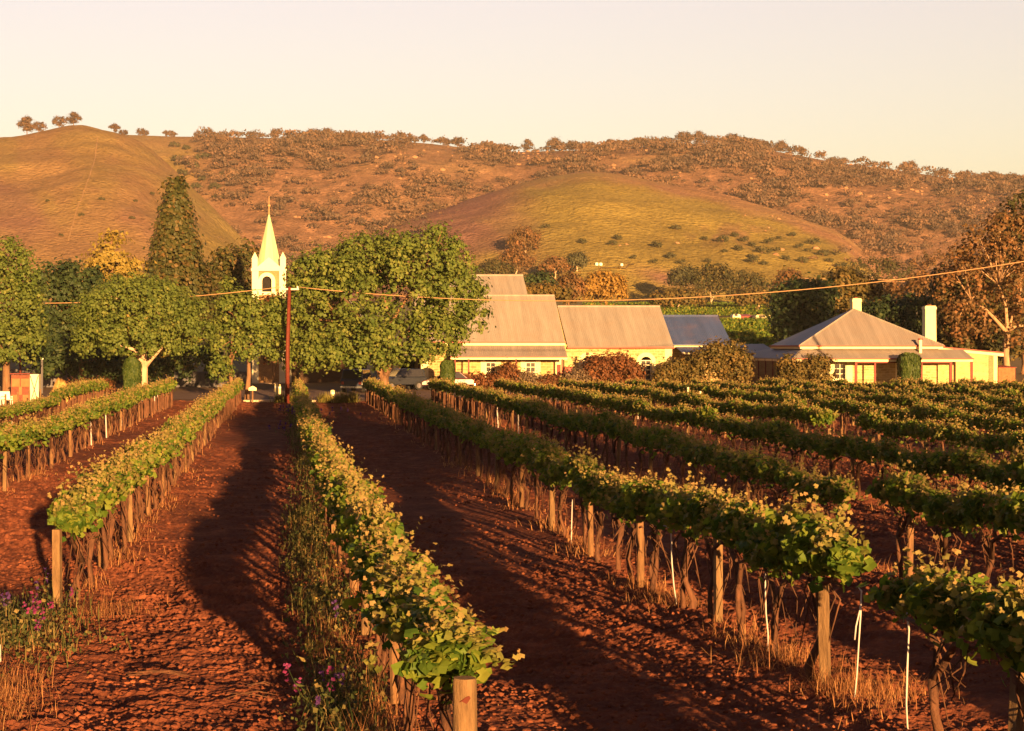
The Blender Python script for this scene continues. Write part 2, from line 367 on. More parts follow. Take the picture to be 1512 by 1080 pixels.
# ------------------------------------------------------------------ ground, road, hills
ROW0, ROWS = 1.322, 4.522
def rowx(n): return ROW0 + ROWS * n
def bend(n, Y): return float(np.interp(Y, [12, 14, 18, 30, 55, 100], [-.04, -.08, -.2, -.25, -.36, -.42])) if n == 0 else 0.0   # the weedy row is not quite parallel
def mound(X, Y):
    k = np.round((X - ROW0) / ROWS); d = X - (ROW0 + ROWS * k)
    return .07 * np.exp(-(d / .35) ** 2)
def soilz(X, Y): return gz(X, Y) + mound(X, Y) + .10 * fbm(X * .3, Y * .22, 3, 2)
def sheet(name, xs, ys, zf, mat, kind='structure', smooth=True):
    X, Y = np.meshgrid(xs, ys); Z = zf(X, Y); nx = len(xs); ny = len(ys)
    i = np.arange((nx - 1) * (ny - 1)); r = i // (nx - 1); c = i % (nx - 1); a = r * nx + c
    me = npmesh(name, np.stack([X.ravel(), Y.ravel(), Z.ravel()], 1), np.stack([a, a + 1, a + nx + 1, a + nx], 1), smooth)
    return tag(link(name, me, mat), kind=kind)
def land_z(X, Y):
    z = gz(X, Y) + .25 * fbm(X * .05, Y * .05, 40, 3) * sm(160, 240, Y)
    inside = (sm(-40, -30, X) * (1 - sm(80, 90, X))) * (1 - sm(126.5, 128.2, Y)) * sm(4, 9, Y)
    return z - .28 * inside
sheet('ground', np.concatenate([np.arange(-1800, -120, 60), np.arange(-120, 160, 4), np.arange(160, 2300, 60)]),
      np.concatenate([np.arange(-160, 124, 4), np.arange(124, 200, 1), np.arange(200, 700, 12), np.arange(700, 2700, 80)]), land_z, LAND)
# tilled soil of the vineyard, fine enough to carry its clods
def soil_sheet():
    Y = 9.5 * np.exp(np.arange(0, math.log(128.2 / 9.5), .0023)); u = np.arange(-230, 1760, 3.1)
    YY = np.repeat(Y[:, None], len(u), 1); XX = (u[None] - U0) * YY / F
    Z = soilz(XX, YY)
    a1 = fbm(XX * 1.7, YY * 2.3, 11, 3, .55); a2 = fbm(XX * 9.5, YY * 14, 23, 3, .65); a3 = vnoise(XX * 30, YY * 30, 31); a4 = fbm(XX * .9, YY * 2.9, 61, 3, .6)
    patch = .25 + 1.5 * np.clip(.75 * fbm(XX * .16, YY * .075, 37, 2) + .5 * fbm(XX * .5, YY * .35, 38, 2) + .42, 0, 1)
    Z = Z + patch * (.07 * a1 + .056 * a2 + .024 * a3 + .045 * np.maximum(a4, -.1))
    k = np.round((XX - ROW0) / ROWS); d = np.abs(XX - (ROW0 + ROWS * k))
    Z = Z - .035 * np.exp(-((d - 1.35) / .22) ** 2)              # wheel tracks
    nx = len(u); ny = len(Y); i = np.arange((nx - 1) * (ny - 1)); r = i // (nx - 1); c = i % (nx - 1); a = r * nx + c
    me = npmesh('vineyard_ground', np.stack([XX.ravel(), YY.ravel(), Z.ravel()], 1), np.stack([a, a + 1, a + nx + 1, a + nx], 1), False)
    return tag(link('vineyard_ground', me, SOIL), kind='structure')
soil_sheet()
# loose clods
def clods(n=16000):
    global ICO, ICOF
    ico = ICO = [(0,0,1),(.894,0,.447),(.276,.851,.447),(-.724,.526,.447),(-.724,-.526,.447),(.276,-.851,.447),(.724,.526,-.447),(-.276,.851,-.447),(-.894,0,-.447),(-.276,-.851,-.447),(.724,-.526,-.447),(0,0,-1)]
    fc = ICOF = np.array([(0,1,2),(0,2,3),(0,3,4),(0,4,5),(0,5,1),(1,6,2),(2,7,3),(3,8,4),(4,9,5),(5,10,1),(6,7,2),(7,8,3),(8,9,4),(9,10,5),(10,6,1),(11,7,6),(11,8,7),(11,9,8),(11,10,9),(11,6,10)])
    Y = 11 * np.exp(rng.random(n) * math.log(60 / 11)); u = rng.uniform(-60, 1570, n); X = (u - U0) * Y / F
    keep = vnoise(X * .8, Y * .6, 55) > -.15; X = X[keep]; Y = Y[keep]; n = len(X)
    r = .005 + .024 * rng.random(n) ** 3.5 + .0004 * Y
    V = np.array(ico)[None] * (1 + rng.uniform(-.35, .35, (n, 12, 1))) * r[:, None, None] * np.array([1.2, 1, .75])
    V = V + np.stack([X, Y, soilz(X, Y) + .3 * r + .012], 1)[:, None]
    Fc = (np.arange(n) * 12)[:, None, None] + fc[None]
    tag(link('soil_clods', npmesh('soil_clods', V.reshape(-1, 3), Fc.reshape(-1, 3)), SOIL), kind='stuff')
clods()
# road in front of the buildings, its kerb and its verge
sheet('road', np.arange(-70, 110, 2.0), np.arange(131.0, 145.1, 1.0), lambda X, Y: gz(X, Y) + .03 + .02 * fbm(X * .5, Y * .5, 60, 2), ASPHALT)
kb = MB(); kb.box(-3.0, 128.3, -.3, 5.4, 130.0, .10); tag(kb.build('kerb', KERB, bevel=.03), kind='structure')

def hill(name, us, Yb, Yc, crest, fall=.25, power=1.0, nt_=150, tmax=1.35, rough=5.0, cover=None, seed=0, base_drop=4, smooth=3):
    """terrain hill: crest is a list of (u, v) read off the photograph, Yb/Yc distances of foot and crest"""
    cu, cv = zip(*crest); v = np.interp(us, cu, cv); kk = np.hanning(smooth + 2)[1:-1]; kk /= kk.sum(); v = np.convolve(np.pad(v, smooth // 2, 'edge'), kk, 'valid'); Yb = np.broadcast_to(Yb, us.shape); Yc = np.broadcast_to(Yc, us.shape)
    zc = EYE + (V0 - v) * Yc / F; t = np.linspace(0, tmax, nt_)[:, None]
    YY = Yb + (Yc - Yb) * t; XX = (us[None] - U0) * YY / F
    zb = gz(0, YY) - base_drop
    b = np.where(t < 1, np.sin(np.pi / 2 * np.minimum(t, 1)) ** power, 1 - (t - 1) * (t - 1) * fall * 6)
    tgt = zc.copy()
    for _ in range(4):
        Z = zb + (np.maximum(zc, zb + .1) - zb) * b; got = (V0 - (Z - EYE) * F / YY).min(0); zc = zc - np.where(tgt > zb[-1] + 6, (v - got), 0) * Yc / F * .9
    amp = rough * sm(0, .25, t) * sm(0, 30, zc - zb)
    Z = Z + amp * (1.3 * fbm(XX * .006, YY * .006, seed, 3) + .9 * np.abs(fbm(XX * .012, YY * .004, seed + 5, 3)) + .35 * fbm(XX * .04, YY * .04, seed + 9, 3)) * (1 - .97 * sm(.40, .85, t))
    nx = len(us); i = np.arange((nx - 1) * (nt_ - 1)); r = i // (nx - 1); c = i % (nx - 1); a = r * nx + c
    me = npmesh(name, np.stack([XX.ravel(), YY.ravel(), Z.ravel()], 1), np.stack([a, a + 1, a + nx + 1, a + nx], 1), True)
    vimg = V0 - (Z - EYE) * F / YY; uimg = np.broadcast_to(us[None], YY.shape)
    cov = np.zeros((YY.size, 4), np.float32); cov[:, 3] = 1
    if cover is not None: cov[:, :3] = np.stack([x.ravel() for x in cover(uimg, vimg, XX, YY)], 1)
    at = me.attributes.new('cover', 'FLOAT_COLOR', 'POINT'); at.data.foreach_set('color', cov.ravel())
    tag(link(name, me, HILL), kind='structure')
    return dict(us=us, t=t, YY=YY, XX=XX, Z=Z, U=np.array(uimg), V=vimg)
def wood_density(u, v):
    nz = 40 * fbm(u * .012, v * .02, 90, 3)
    b = np.interp(v, [190, 215, 250, 300, 350, 420], [372, 300, 285, 310, 360, 365])
    w = sm(-30, 40, u + nz - b)
    top = sm(505, 560, u) * (1 - sm(700, 760, u)) * (1 - sm(245, 285, v)); w = w * (1 - .72 * top)
    mid = np.exp(-((u - 560) / 60) ** 2 - ((v - 315) / 26) ** 2); w = w * (1 - .5 * mid)
    gp = np.exp(-((u - 945) / 60) ** 2 - ((v - 238) / 9) ** 2); w = w * (1 - .85 * gp)
    return w
def cov_range(u, v, X, Y):
    w = wood_density(u, v)
    w = np.maximum(w * .9, .5 * sm(505, 560, u) * (1 - sm(700, 760, u)) * (1 - sm(245, 285, v)))
    pur = np.clip(.5 * sm(-.05, .25, fbm(u * .006, v * .012, 71, 3)) * (1 - w) + .45 * np.exp(-((u - 80) / 120) ** 2 - ((v - 275) / 45) ** 2), 0, .7)  # purple patch at the left also paints the gully shadows
    g = .35 * sm(0, .3, fbm(u * .008 + 4, v * .02, 77, 3)) * (1 - w)
    lf = 1 - sm(300, 390, u); pur = pur * (1 - .6 * lf); g = np.clip(g + .3 * lf * (1 - w), 0, .85)
    return w, g, pur
SKY = [(-900, 290), (-400, 240), (-100, 218), (0, 211), (60, 203), (120, 191), (180, 199), (260, 202), (350, 203), (430, 205), (520, 208), (580, 208), (640, 213), (700, 220), (760, 225),
       (900, 221), (960, 216), (1000, 212), (1100, 216), (1180, 230), (1240, 241), (1300, 248), (1400, 263), (1512, 272), (1700, 300), (2200, 345), (2700, 400)]
RANGE = hill('range_of_hills', np.arange(-900, 2700, 7.0), 1010, 1500, SKY, rough=9, cover=cov_range, seed=200, nt_=170)
GREEN = [(300, 470), (480, 400), (540, 356), (583, 330), (660, 305), (720, 285), (777, 268), (830, 257), (874, 252), (920, 257), (971, 268), (1030, 280), (1088, 292), (1170, 318), (1243, 348), (1275, 378), (1310, 412), (1370, 440), (1500, 480)]
def cov_green(u, v, X, Y):
    cv = np.interp(u, *zip(*GREEN)); d = v - cv
    g = sm(6, 26, d + 12 * fbm(u * .02, v * .05, 93, 3)) * sm(640, 780, u + (v - 300) * .5)
    pur = .75 * (1 - sm(700, 840, u)) * sm(-.3, .2, fbm(u * .01, v * .03, 95, 3))  # purple left flank paints the shadow band of this hill
    rock = .7 * np.exp(-((u - 1080) / 60) ** 2 - ((v - 345) / 18) ** 2) * sm(0, .25, fbm(u * .05, v * .08, 97, 2)) + .5 * (1 - sm(560, 640, u))
    pur = np.maximum(pur, .8 * np.exp(-((u - 985) / 40) ** 2 - ((v - 412 - (u - 985) * .25) / 10) ** 2))
    return rock, g, pur
GH = hill('pasture_hill', np.arange(300, 1500, 5.0), 560, 1000, GREEN, rough=5.5, cover=cov_green, seed=300, nt_=130, smooth=15)
LEFT = [(-900, 292), (-400, 243), (-100, 220), (0, 213), (60, 205), (120, 193), (165, 200), (205, 214), (245, 243), (300, 300), (350, 350), (385, 400), (420, 440), (470, 470)]
def cov_left(u, v, X, Y):
    g = .6 * sm(200, 330, u) * sm(-.2, .2, fbm(u * .01, v * .02, 82, 3)) + .25 * sm(-.1, .3, fbm(u * .02, v * .03, 84, 3))
    pur = .5 * sm(-.05, .25, fbm(u * .007, v * .01, 83, 3)) * (1 - sm(200, 320, u))
    return 0 * u, np.clip(g + .22, 0, .85), pur
LH = hill('grassy_spur', np.arange(-900, 470, 6.0), 560, 1420, LEFT, rough=9, cover=cov_left, seed=400, nt_=150, smooth=9)
# low track and pale bank on the pasture hill
def on_hill(H, u, v):
    """world point of hill H seen at photo position (u, v)"""
    j = int(np.argmin(np.abs(H['us'] - u))); col = H['V'][:, j]; k = int(np.argmax(col <= v)) if (col <= v).any() else int(np.argmin(col))
    return Vector((PX(u, H['YY'][k, j]), H['YY'][k, j], H['Z'][k, j]))
def track(name, pts, w, mat, H, lift=.5):
    c = []
    for (a, b) in zip(pts, pts[1:]):
        n = max(2, int(abs(b[0] - a[0]) + abs(b[1] - a[1])) // 4)
        for i in range(n): c.append(on_hill(H, a[0] + (b[0] - a[0]) * i / n, a[1] + (b[1] - a[1]) * i / n))
    m = MB(); q = Vector((0, w, .1 * w)) if abs(pts[-1][0] - pts[0][0]) > abs(pts[-1][1] - pts[0][1]) else Vector((w, 0, 0))
    for a, b in zip(c, c[1:]):
        z = Vector((0, 0, lift)); m.add([a + z, b + z, b + z + q, a + z + q], [(0, 1, 2, 3)])
    return tag(m.build(name, mat), kind='structure')
TRACKM = m_plain('pale_track', (.33, .19, .09), 1, .2, .1)
track('dirt_track', [(880, 404), (905, 402), (925, 399), (937, 398), (925, 394)], 5, TRACKM, GH)
track('firebreak_track', [(143, 208), (140, 235), (134, 255), (124, 285), (112, 315), (104, 345), (98, 366)], .55, TRACKM, LH, .3)

# ------------------------------------------------------------------ trees
def crown_leaves(ells, ncl, clr, nl, size, shape=KITE, up=.3, core=.15, seed=None, axis=None, stretch=1., flat=1.0):
    """ells: (cx,cy,cz,rx,ry,rz); leaf clumps over the outside of the ellipsoids with a few inside"""
    E = np.array(ells, float); area = (E[:, 3] * E[:, 4] * E[:, 5]) ** (2 / 3); cnt = np.maximum(3, (ncl * area / area.sum()).astype(int)); C = []; D = []
    for e, k in zip(E, cnt):
        d = unit(rng.normal(size=(k, 3))); d[:, 2] = np.where((d[:, 2] < -.55), -d[:, 2] * .5, d[:, 2]); d = unit(d)
        ins = rng.random(k) < core; r = np.where(ins, rng.uniform(.25, .75, k), .98 + rng.normal(0, .08, k) + .36 * vnoise(d[:, 0] * 3 + e[0], d[:, 1] * 3 + d[:, 2] * 2.3 + e[1], 5))
        p = e[:3] + d * e[3:] * r[:, None]; C.append(p); D.append(d)
    C = np.vstack(C); D = np.vstack(D); ok = np.ones(len(C), bool)
    for e in E:
        q = (((C - e[:3]) / e[3:]) ** 2).sum(1); ok &= ~((q < .30) & (rng.random(len(C)) > .25))
    C = C[ok]; D = D[ok]; n = len(C)
    ct = rng.random(n)
    off = rng.normal(size=(n, nl, 3)) * clr * .5 * np.array([1, 1, flat]); L = (C[:, None] + off).reshape(-1, 3)
    N = unit(D[:, None] * .55 + unit(off + 1e-6) * 1.1 + rng.normal(size=(n, nl, 3)) * .35 + np.array([0, 0, up])).reshape(-1, 3)
    tn = np.clip(.55 * np.repeat(ct, nl) + .45 * rng.random(n * nl), 0, 1)
    sz = size * rng.uniform(.7, 1.3, n * nl)
    return leaves(L, N, sz, shape, axis, tn, stretch), C
def tree(name, label, X, Y, ells, trunk, mat, bark=BARK, ncl=300, clr=.7, nl=20, size=.3, cat='tree', group=None, limbs=5, stems=None, g=None, **kw):
    """trunk = (height to the fork, radius); ellipsoids are relative to the foot"""
    g = float(gz(X, Y)) - .05 if g is None else g
    root = empty(name, (X, Y, g), label, cat, group)
    (V, Fc, T), C = crown_leaves(ells, ncl, clr, nl, size, **kw)
    link('crown', npmesh('crown', V, Fc, False, T), mat, root)
    m = MB(); h, r = trunk
    for (sx, sy, rr) in (stems or [(0, 0, 1)]):
        m.tube([(sx, sy, -.2), (sx*1.02, sy, h*.1), (sx*1.1+.04*h*random.uniform(-1,1), sy, h*.55), (sx*1.2, sy, h)], [r*rr*1.35, r*rr, r*rr*.85, r*rr*.75], 10)
        E = sorted(ells, key=lambda e: -e[3] * e[5])[:max(2, min(5, limbs // 3))]; ends = []
        for e in E:
            f = Vector((sx*1.2, sy, h * random.uniform(.82, 1))); c = f.lerp(Vector(e[:3]), .8); md = f.lerp(c, .5) + Vector((random.uniform(-.1,.1), 0, .12)) * (c - f).length
            m.tube([f - Vector((0, 0, .1)), f.lerp(md, .5), md, c], [r*rr*.62, r*rr*.5, r*rr*.4, r*rr*.22], 7); ends += [md, c, c]
        for k in np.argsort(rng.random(len(C)))[:limbs]:
            c = Vector(C[k]); f = min(ends, key=lambda q: (q - c).length + random.random()); q = f.lerp(c, .93); md = f.lerp(q, .5) + Vector((random.uniform(-.1,.1), random.uniform(-.1,.1), .1)) * (q - f).length
            m.tube([f, md, q], [r*rr*.24, r*rr*.16, r*rr*.06], 5)
    m.build('trunk', bark, root, local=True, smooth=True)
    return root
def bush(name, label, X, Y, ells, mat, ncl=90, clr=.45, nl=18, size=.16, cat='bush', g=None, group=None, **kw):
    return tree(name, label, X, Y, ells, (.5, .06), mat, BARK, ncl, clr, nl, size, cat, group, limbs=4, g=g, **kw)

# big spreading tree in front of the church hall
def ctr(u, v, Y, g, ru, rv, depth):
    """ellipsoid from its place in the photograph, relative to a foot at (X0, Y, g)"""
    p = P(u, v, Y); return p, ru * Y / F, rv * Y / F, depth
def ell_list(X0, Y0, lst):
    g = float(gz(X0, Y0)) - .05; out = []
    for (u, v, ru, rv, dy) in lst:
        Y = Y0 + dy; p = P(u, v, Y); rx = ru * Y / F; out.append((p.x - X0, dy, p.z - g, rx, rx * .9, rv * Y / F))
    return out
Yt = 128.6; X0 = PX(568, Yt)
tree('broadleaf_tree', 'big spreading green tree beside the stone buildings, taller than the church nave', X0, Yt,
     ell_list(X0, Yt, [(575, 440, 110, 80, 0), (490, 455, 62, 78, .5), (620, 395, 62, 55, -1), (540, 395, 55, 45, 0), (655, 440, 55, 55, .5), (480, 410, 45, 45, -.5), (600, 500, 70, 45, -1.5),
                       (510, 515, 55, 38, -1), (445, 505, 28, 50, .8), (650, 500, 36, 36, 0), (700, 468, 18, 28, 0), (448, 440, 22, 32, 0), (535, 528, 48, 26, -2), (480, 530, 40, 24, -1), (610, 525, 34, 22, -2), (440, 530, 20, 26, 0), (575, 535, 24, 16, -2.5)]),
     (2.0, .42), G_BIG, BARK, ncl=1250, clr=.58, nl=30, size=.24, limbs=22)
Yt = 128.0; X0 = PX(213, Yt)
tree('dome_tree', 'rounded dome-shaped green tree with a forked pale trunk, beside the road', X0, Yt,
     ell_list(X0, Yt, [(208, 470, 92, 52, 0), (208, 445, 70, 34, 0), (160, 500, 48, 40, -.5), (262, 495, 44, 42, -.5), (205, 505, 60, 30, -1), (135, 480, 24, 36, 0)]),
     (3.0, .33), G_DOME, PALEBARK, ncl=900, clr=.5, nl=28, size=.21, limbs=12)
Yt = 134.; X0 = PX(10, Yt)
tree('broadleaf_tree', 'green tree cut by the edge of the picture, behind the white garden chairs', X0, Yt,
     ell_list(X0, Yt, [(-10, 460, 80, 75, 0), (10, 400, 40, 45, 0), (28, 470, 34, 46, -1), (-40, 500, 60, 50, 0), (20, 515, 45, 35, -1), (-50, 420, 50, 50, 0)]),
     (3.0, .35), G_DOME, BARK, ncl=700, clr=.6, nl=24, size=.24, limbs=8)
Yt = 130.; X0 = PX(352, Yt)
tree('street_tree', 'slender two-stemmed green tree standing before the church tower', X0, Yt,
     ell_list(X0, Yt, [(352, 470, 36, 36, 0), (335, 500, 26, 30, 0), (385, 475, 36, 34, 0), (372, 515, 34, 26, 0), (325, 545, 16, 22, -.3), (340, 440, 18, 28, 0), (402, 505, 24, 36, 0), (412, 465, 16, 26, 0)]),
     (3.4, .17), G_BIG, BARK, ncl=430, clr=.5, nl=20, size=.22, limbs=9, stems=[(-.45, 0, 1), (.6, .6, 1.15)])
def conifer(name, label, u, vtop, vbot, Y, halfw, mat, layers=0, ncl=420, clr=.6, nl=22, size=.28, flat=1.0, bark=BARK, taper=1.0, foot=None, droop=0, sharp=1.35):
    X = PX(u, Y); g = float(gz(X, Y)) - .05; root = empty(name, (X, Y, g), label, 'tree')
    z1 = PZ(vtop, Y) - g; z0 = PZ(vbot, Y) - g; W = halfw * Y / F
    t = np.sqrt(rng.random(ncl)) if taper >= 1 else rng.random(ncl) ** .8      # 0 top .. 1 bottom
    z = z1 + (z0 - z1) * t; a = rng.random(ncl) * 6.283; prof = np.minimum(1, t * sharp) ** taper
    if layers: saw = (t * layers) % 1; prof = prof * (.62 + .42 * saw)
    r = W * prof * (1 + .14 * np.sin(a * 3 + t * 9) + rng.normal(0, .07, ncl)) * np.where(rng.random(ncl) < .2, rng.uniform(.3, .8, ncl), 1)
    C = np.stack([r * np.cos(a), r * np.sin(a), z - droop * r], 1); D = np.stack([np.cos(a), np.sin(a), .35 + 0 * a], 1)
    off = rng.normal(size=(ncl, nl, 3)) * clr * .5 * np.array([1, 1, flat]); ct = rng.random(ncl)
    N = unit(D[:, None] * .7 + unit(off) * .7 + rng.normal(size=(ncl, nl, 3)) * .4 + np.array([0, 0, .3])).reshape(-1, 3)
    V, Fc, T = leaves((C[:, None] + off).reshape(-1, 3), N, size * rng.uniform(.7, 1.3, ncl * nl), KITE, None, np.clip(.5 * np.repeat(ct, nl) + .5 * rng.random(ncl * nl), 0, 1))
    link('crown', npmesh('crown', V, Fc, False, T), mat, root)
    m = MB(); m.tube([(0, 0, -.3), (0, 0, z1 * .5), (0, 0, z1 * .97)], [W * .09 + .1, W * .06 + .05, .04], 8)
    for k in range(0, ncl, 12):
        c = Vector(C[k]) * .9; c.z = C[k][2]; m.tube([(0, 0, C[k][2] + .2 * r[k]), c], [.07, .02], 5)
    m.build('trunk', bark, root, local=True, smooth=True); return root
conifer('pine_tree', 'tall dark conical pine rising above all the trees near the church', 260, 268, 480, 185, 47, G_PINE, 0, 680, .9, 26, .40, .8, PALEBARK, taper=.85, sharp=1.15)
conifer('cedar_tree', 'golden green cedar with tiered level branches, behind the dome-shaped tree', 165, 336, 540, 165, 116, G_GOLD, 8, 900, 1.2, 22, .32, .22, BARK, droop=.12, taper=1.0, sharp=1.35)
def simple_tree(name, label, u, Y, lst, mat, bark=BARK, trunk=(2.5, .3), **kw):
    X = PX(u, Y); return tree(name, label, X, Y, ell_list(X, Y, lst), trunk, mat, bark, **kw)
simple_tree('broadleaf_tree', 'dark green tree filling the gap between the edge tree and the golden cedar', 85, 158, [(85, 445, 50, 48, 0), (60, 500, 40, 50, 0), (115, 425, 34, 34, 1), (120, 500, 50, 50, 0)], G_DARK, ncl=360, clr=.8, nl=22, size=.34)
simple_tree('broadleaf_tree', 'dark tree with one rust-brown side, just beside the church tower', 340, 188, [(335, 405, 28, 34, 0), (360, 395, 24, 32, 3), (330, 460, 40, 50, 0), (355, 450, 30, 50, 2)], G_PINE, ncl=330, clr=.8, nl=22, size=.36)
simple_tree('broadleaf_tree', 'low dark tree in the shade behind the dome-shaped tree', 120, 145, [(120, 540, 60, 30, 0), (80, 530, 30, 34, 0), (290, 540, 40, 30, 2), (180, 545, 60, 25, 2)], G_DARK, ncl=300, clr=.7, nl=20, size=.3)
# dark rusty foliage against the tower foot
bush('shrub', 'rust-brown shrub at the foot of the belfry, half hidden by the two-stemmed tree', PX(403, 160), 160, ell_list(PX(403, 160), 160, [(400, 470, 22, 30, 0), (412, 500, 18, 50, 0)]), G_RED, ncl=120, clr=.6, nl=18, size=.3)
# trees of the far side of the buildings
HN = 'trees growing beyond the pyramid-roofed house'
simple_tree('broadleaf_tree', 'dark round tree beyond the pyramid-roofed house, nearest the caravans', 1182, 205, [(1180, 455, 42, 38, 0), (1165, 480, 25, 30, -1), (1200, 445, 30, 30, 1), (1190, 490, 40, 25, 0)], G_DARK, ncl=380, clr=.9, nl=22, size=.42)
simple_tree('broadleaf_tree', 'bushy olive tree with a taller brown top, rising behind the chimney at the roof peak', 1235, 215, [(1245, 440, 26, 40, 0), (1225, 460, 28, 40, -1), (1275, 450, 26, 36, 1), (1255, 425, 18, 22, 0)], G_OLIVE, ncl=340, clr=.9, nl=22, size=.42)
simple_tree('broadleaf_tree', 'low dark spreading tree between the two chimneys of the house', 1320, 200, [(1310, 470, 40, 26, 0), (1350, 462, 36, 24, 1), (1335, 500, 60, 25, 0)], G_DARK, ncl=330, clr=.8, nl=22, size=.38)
simple_tree('broadleaf_tree', 'bare brownish tree standing higher than its neighbours beyond the chimneys', 1370, 300, [(1372, 430, 32, 24, 0), (1345, 440, 22, 14, 0), (1395, 445, 20, 18, 0)], G_GUM, PALEBARK, ncl=240, clr=1.1, nl=14, size=.5)
simple_tree('broadleaf_tree', 'small round reddish tree far behind the house roof', 1305, 320, [(1305, 436, 26, 16, 0), (1290, 442, 20, 12, 0)], G_GUM, PALEBARK, ncl=150, clr=1.1, nl=14, size=.5)
# the gum at the picture's edge
Yt = 165; X0 = PX(1488, Yt)
gum = tree('gum_tree', 'tall gum with bare pale limbs and rust-coloured leaves beside the cream brick annexe', X0, Yt,
     ell_list(X0, Yt, [(1470, 400, 46, 50, 0), (1420, 430, 34, 50, 1), (1440, 380, 32, 36, 0), (1500, 360, 36, 44, 0), (1425, 480, 30, 36, 0), (1460, 470, 36, 50, 3), (1510, 430, 34, 50, 0), (1530, 480, 40, 50, 0), (1480, 350, 24, 34, 0)]),
     (5.0, .34), G_GUM, GUMBARK, ncl=430, clr=.85, nl=17, size=.30, limbs=46, core=.05)
simple_tree('broadleaf_tree', 'dark green tree top rising behind the rust-coloured gum', 1512, 185, [(1512, 330, 26, 44, 0), (1500, 345, 20, 24, 0), (1515, 400, 50, 70, 3), (1440, 470, 60, 60, 3), (1490, 500, 60, 50, 3)], G_GUMG, BARK, ncl=460, clr=.9, nl=20, size=.4)
simple_tree('broadleaf_tree', 'shaded olive tree under the tall gum, close to the chimney', 1412, 172, [(1412, 490, 30, 46, 0), (1400, 440, 22, 40, 0), (1440, 520, 40, 30, 0)], G_GUMG, BARK, ncl=320, clr=.8, nl=20, size=.36)
# middle distance
simple_tree('poplar_tree', 'bright yellow poplar clump behind the stone buildings', 893, 330, [(895, 425, 24, 22, 0), (875, 430, 16, 20, 0), (910, 430, 14, 18, 0)], G_POPLAR, ncl=200, clr=1.0, nl=16, size=.5)
simple_tree('broadleaf_tree', 'dark rusty round tree next to the yellow poplars', 842, 320, [(842, 426, 18, 20, 0), (830, 435, 18, 14, 0)], G_GUM, ncl=140, clr=1.0, nl=16, size=.5)
simple_tree('broadleaf_tree', 'small bluish green tree just past the gable of the rearmost stone block', 792, 260, [(795, 420, 20, 14, 0), (785, 435, 16, 16, 0)], G_DARK, ncl=130, clr=.9, nl=16, size=.42)
simple_tree('hedge_bush', 'low olive bush behind the ridge of the stone buildings', 800, 240, [(800, 433, 28, 10, 0), (825, 436, 16, 8, 0)], G_OLIVE, ncl=130, clr=.8, nl=14, size=.4, cat='bush')
for k, (u, v, ru, rv, Y, lab, mt) in enumerate([
    (1050, 418, 46, 26, 520, 'wide grey-green gum at the foot of the pasture hill, beside the far field', G_GUMG),
    (1100, 425, 40, 22, 540, 'grey-green gum at the pasture hill foot, next to the widest one', G_GUMG),
    (1010, 410, 22, 14, 560, 'smaller grey gum up against the slope of the pasture hill', G_SHRUB),
    (1165, 420, 22, 20, 500, 'brown gum standing over the dark round tree at the hill foot', G_GUM),
    (775, 355, 24, 20, 640, 'lone brown gum on the slope above the stone building roofs', G_GUM),
    (762, 385, 26, 18, 600, 'low brown gum just beneath the lone one on the slope', G_GUM),
    (730, 400, 30, 14, 580, 'dull green trees at the slope foot above the rearmost roof', G_GUMG),
    (820, 392, 22, 10, 600, 'flat grey bush beside the little white tanks', G_GUM),
    (852, 385, 14, 8, 600, 'small grey bush close to the little white tanks', G_SHRUB),
    (1000, 440, 40, 12, 430, 'long low olive shrubbery above the blue roof', G_OLIVE),
    (1120, 440, 40, 10, 430, 'long low olive shrubbery above the caravans', G_OLIVE),
    (1290, 405, 60, 24, 620, 'broad grey-brown scrub tree at the gully foot behind the pyramid roof', G_GUMG),
    (1400, 395, 60, 30, 620, 'broad brown gum at the gully foot behind the tall chimney', G_GUM)]):
    X = PX(u, Y); g = max(float(gz(X, Y)) - 3, PZ(v + rv * 1.9, Y)); p = P(u, v, Y); rx = ru * Y / F; rz = rv * Y / F
    es = [(0, 0, p.z - g, rx * .7, rx * .6, rz), (-rx * .5, 0, p.z - g - rz * .2, rx * .5, rx * .5, rz * .75), (rx * .5, 1, p.z - g - rz * .15, rx * .5, rx * .5, rz * .8), (rx * .1, -1, p.z - g + rz * .3, rx * .35, rx * .35, rz * .7)]
    tree('gum_tree' if rv > 12 else 'scrub_bush', lab, X, Y, es, (max(.6, p.z - g - rz), .3), mt, PALEBARK, ncl=150, clr=1.5, nl=16, size=.7, cat='tree' if rv > 12 else 'bush', g=g, limbs=6)

# trees along the skyline: a few shapes, copied
protos = []
def sky_proto(kind, first):
    h = 10.0
    if kind == 0: es = [(0, 0, 6.5, 4.4, 3.6, 3.0), (-3.2, 0, 5.2, 3.0, 2.6, 2.0), (3.0, 0, 5.4, 3.0, 2.6, 2.1), (0, 0, 3.2, 2.6, 2.2, 1.6)]
    elif kind == 1: es = [(0, 0, 10, 2.8, 2.6, 1.6), (-2.8, 0, 7.4, 2.4, 2.2, 1.4), (2.6, 0, 6.6, 2.6, 2.2, 1.3), (.3, 0, 4.6, 2.2, 2, 1.3)]
    elif kind == 2: es = [(0, 0, 4, 6.4, 5, 3.8), (-3.5, 0, 2.6, 4, 3.4, 2.6), (3.8, 0, 2.8, 4, 3.4, 2.7)]
    else: es = [(-3, 0, 8.0, 2.8, 2.4, 1.4), (2.8, 0, 7.0, 3.2, 2.6, 1.5), (0, 0, 10, 2.4, 2, 1.2), (.4, 0, 4.5, 1.8, 1.6, 1.2)]
    return es
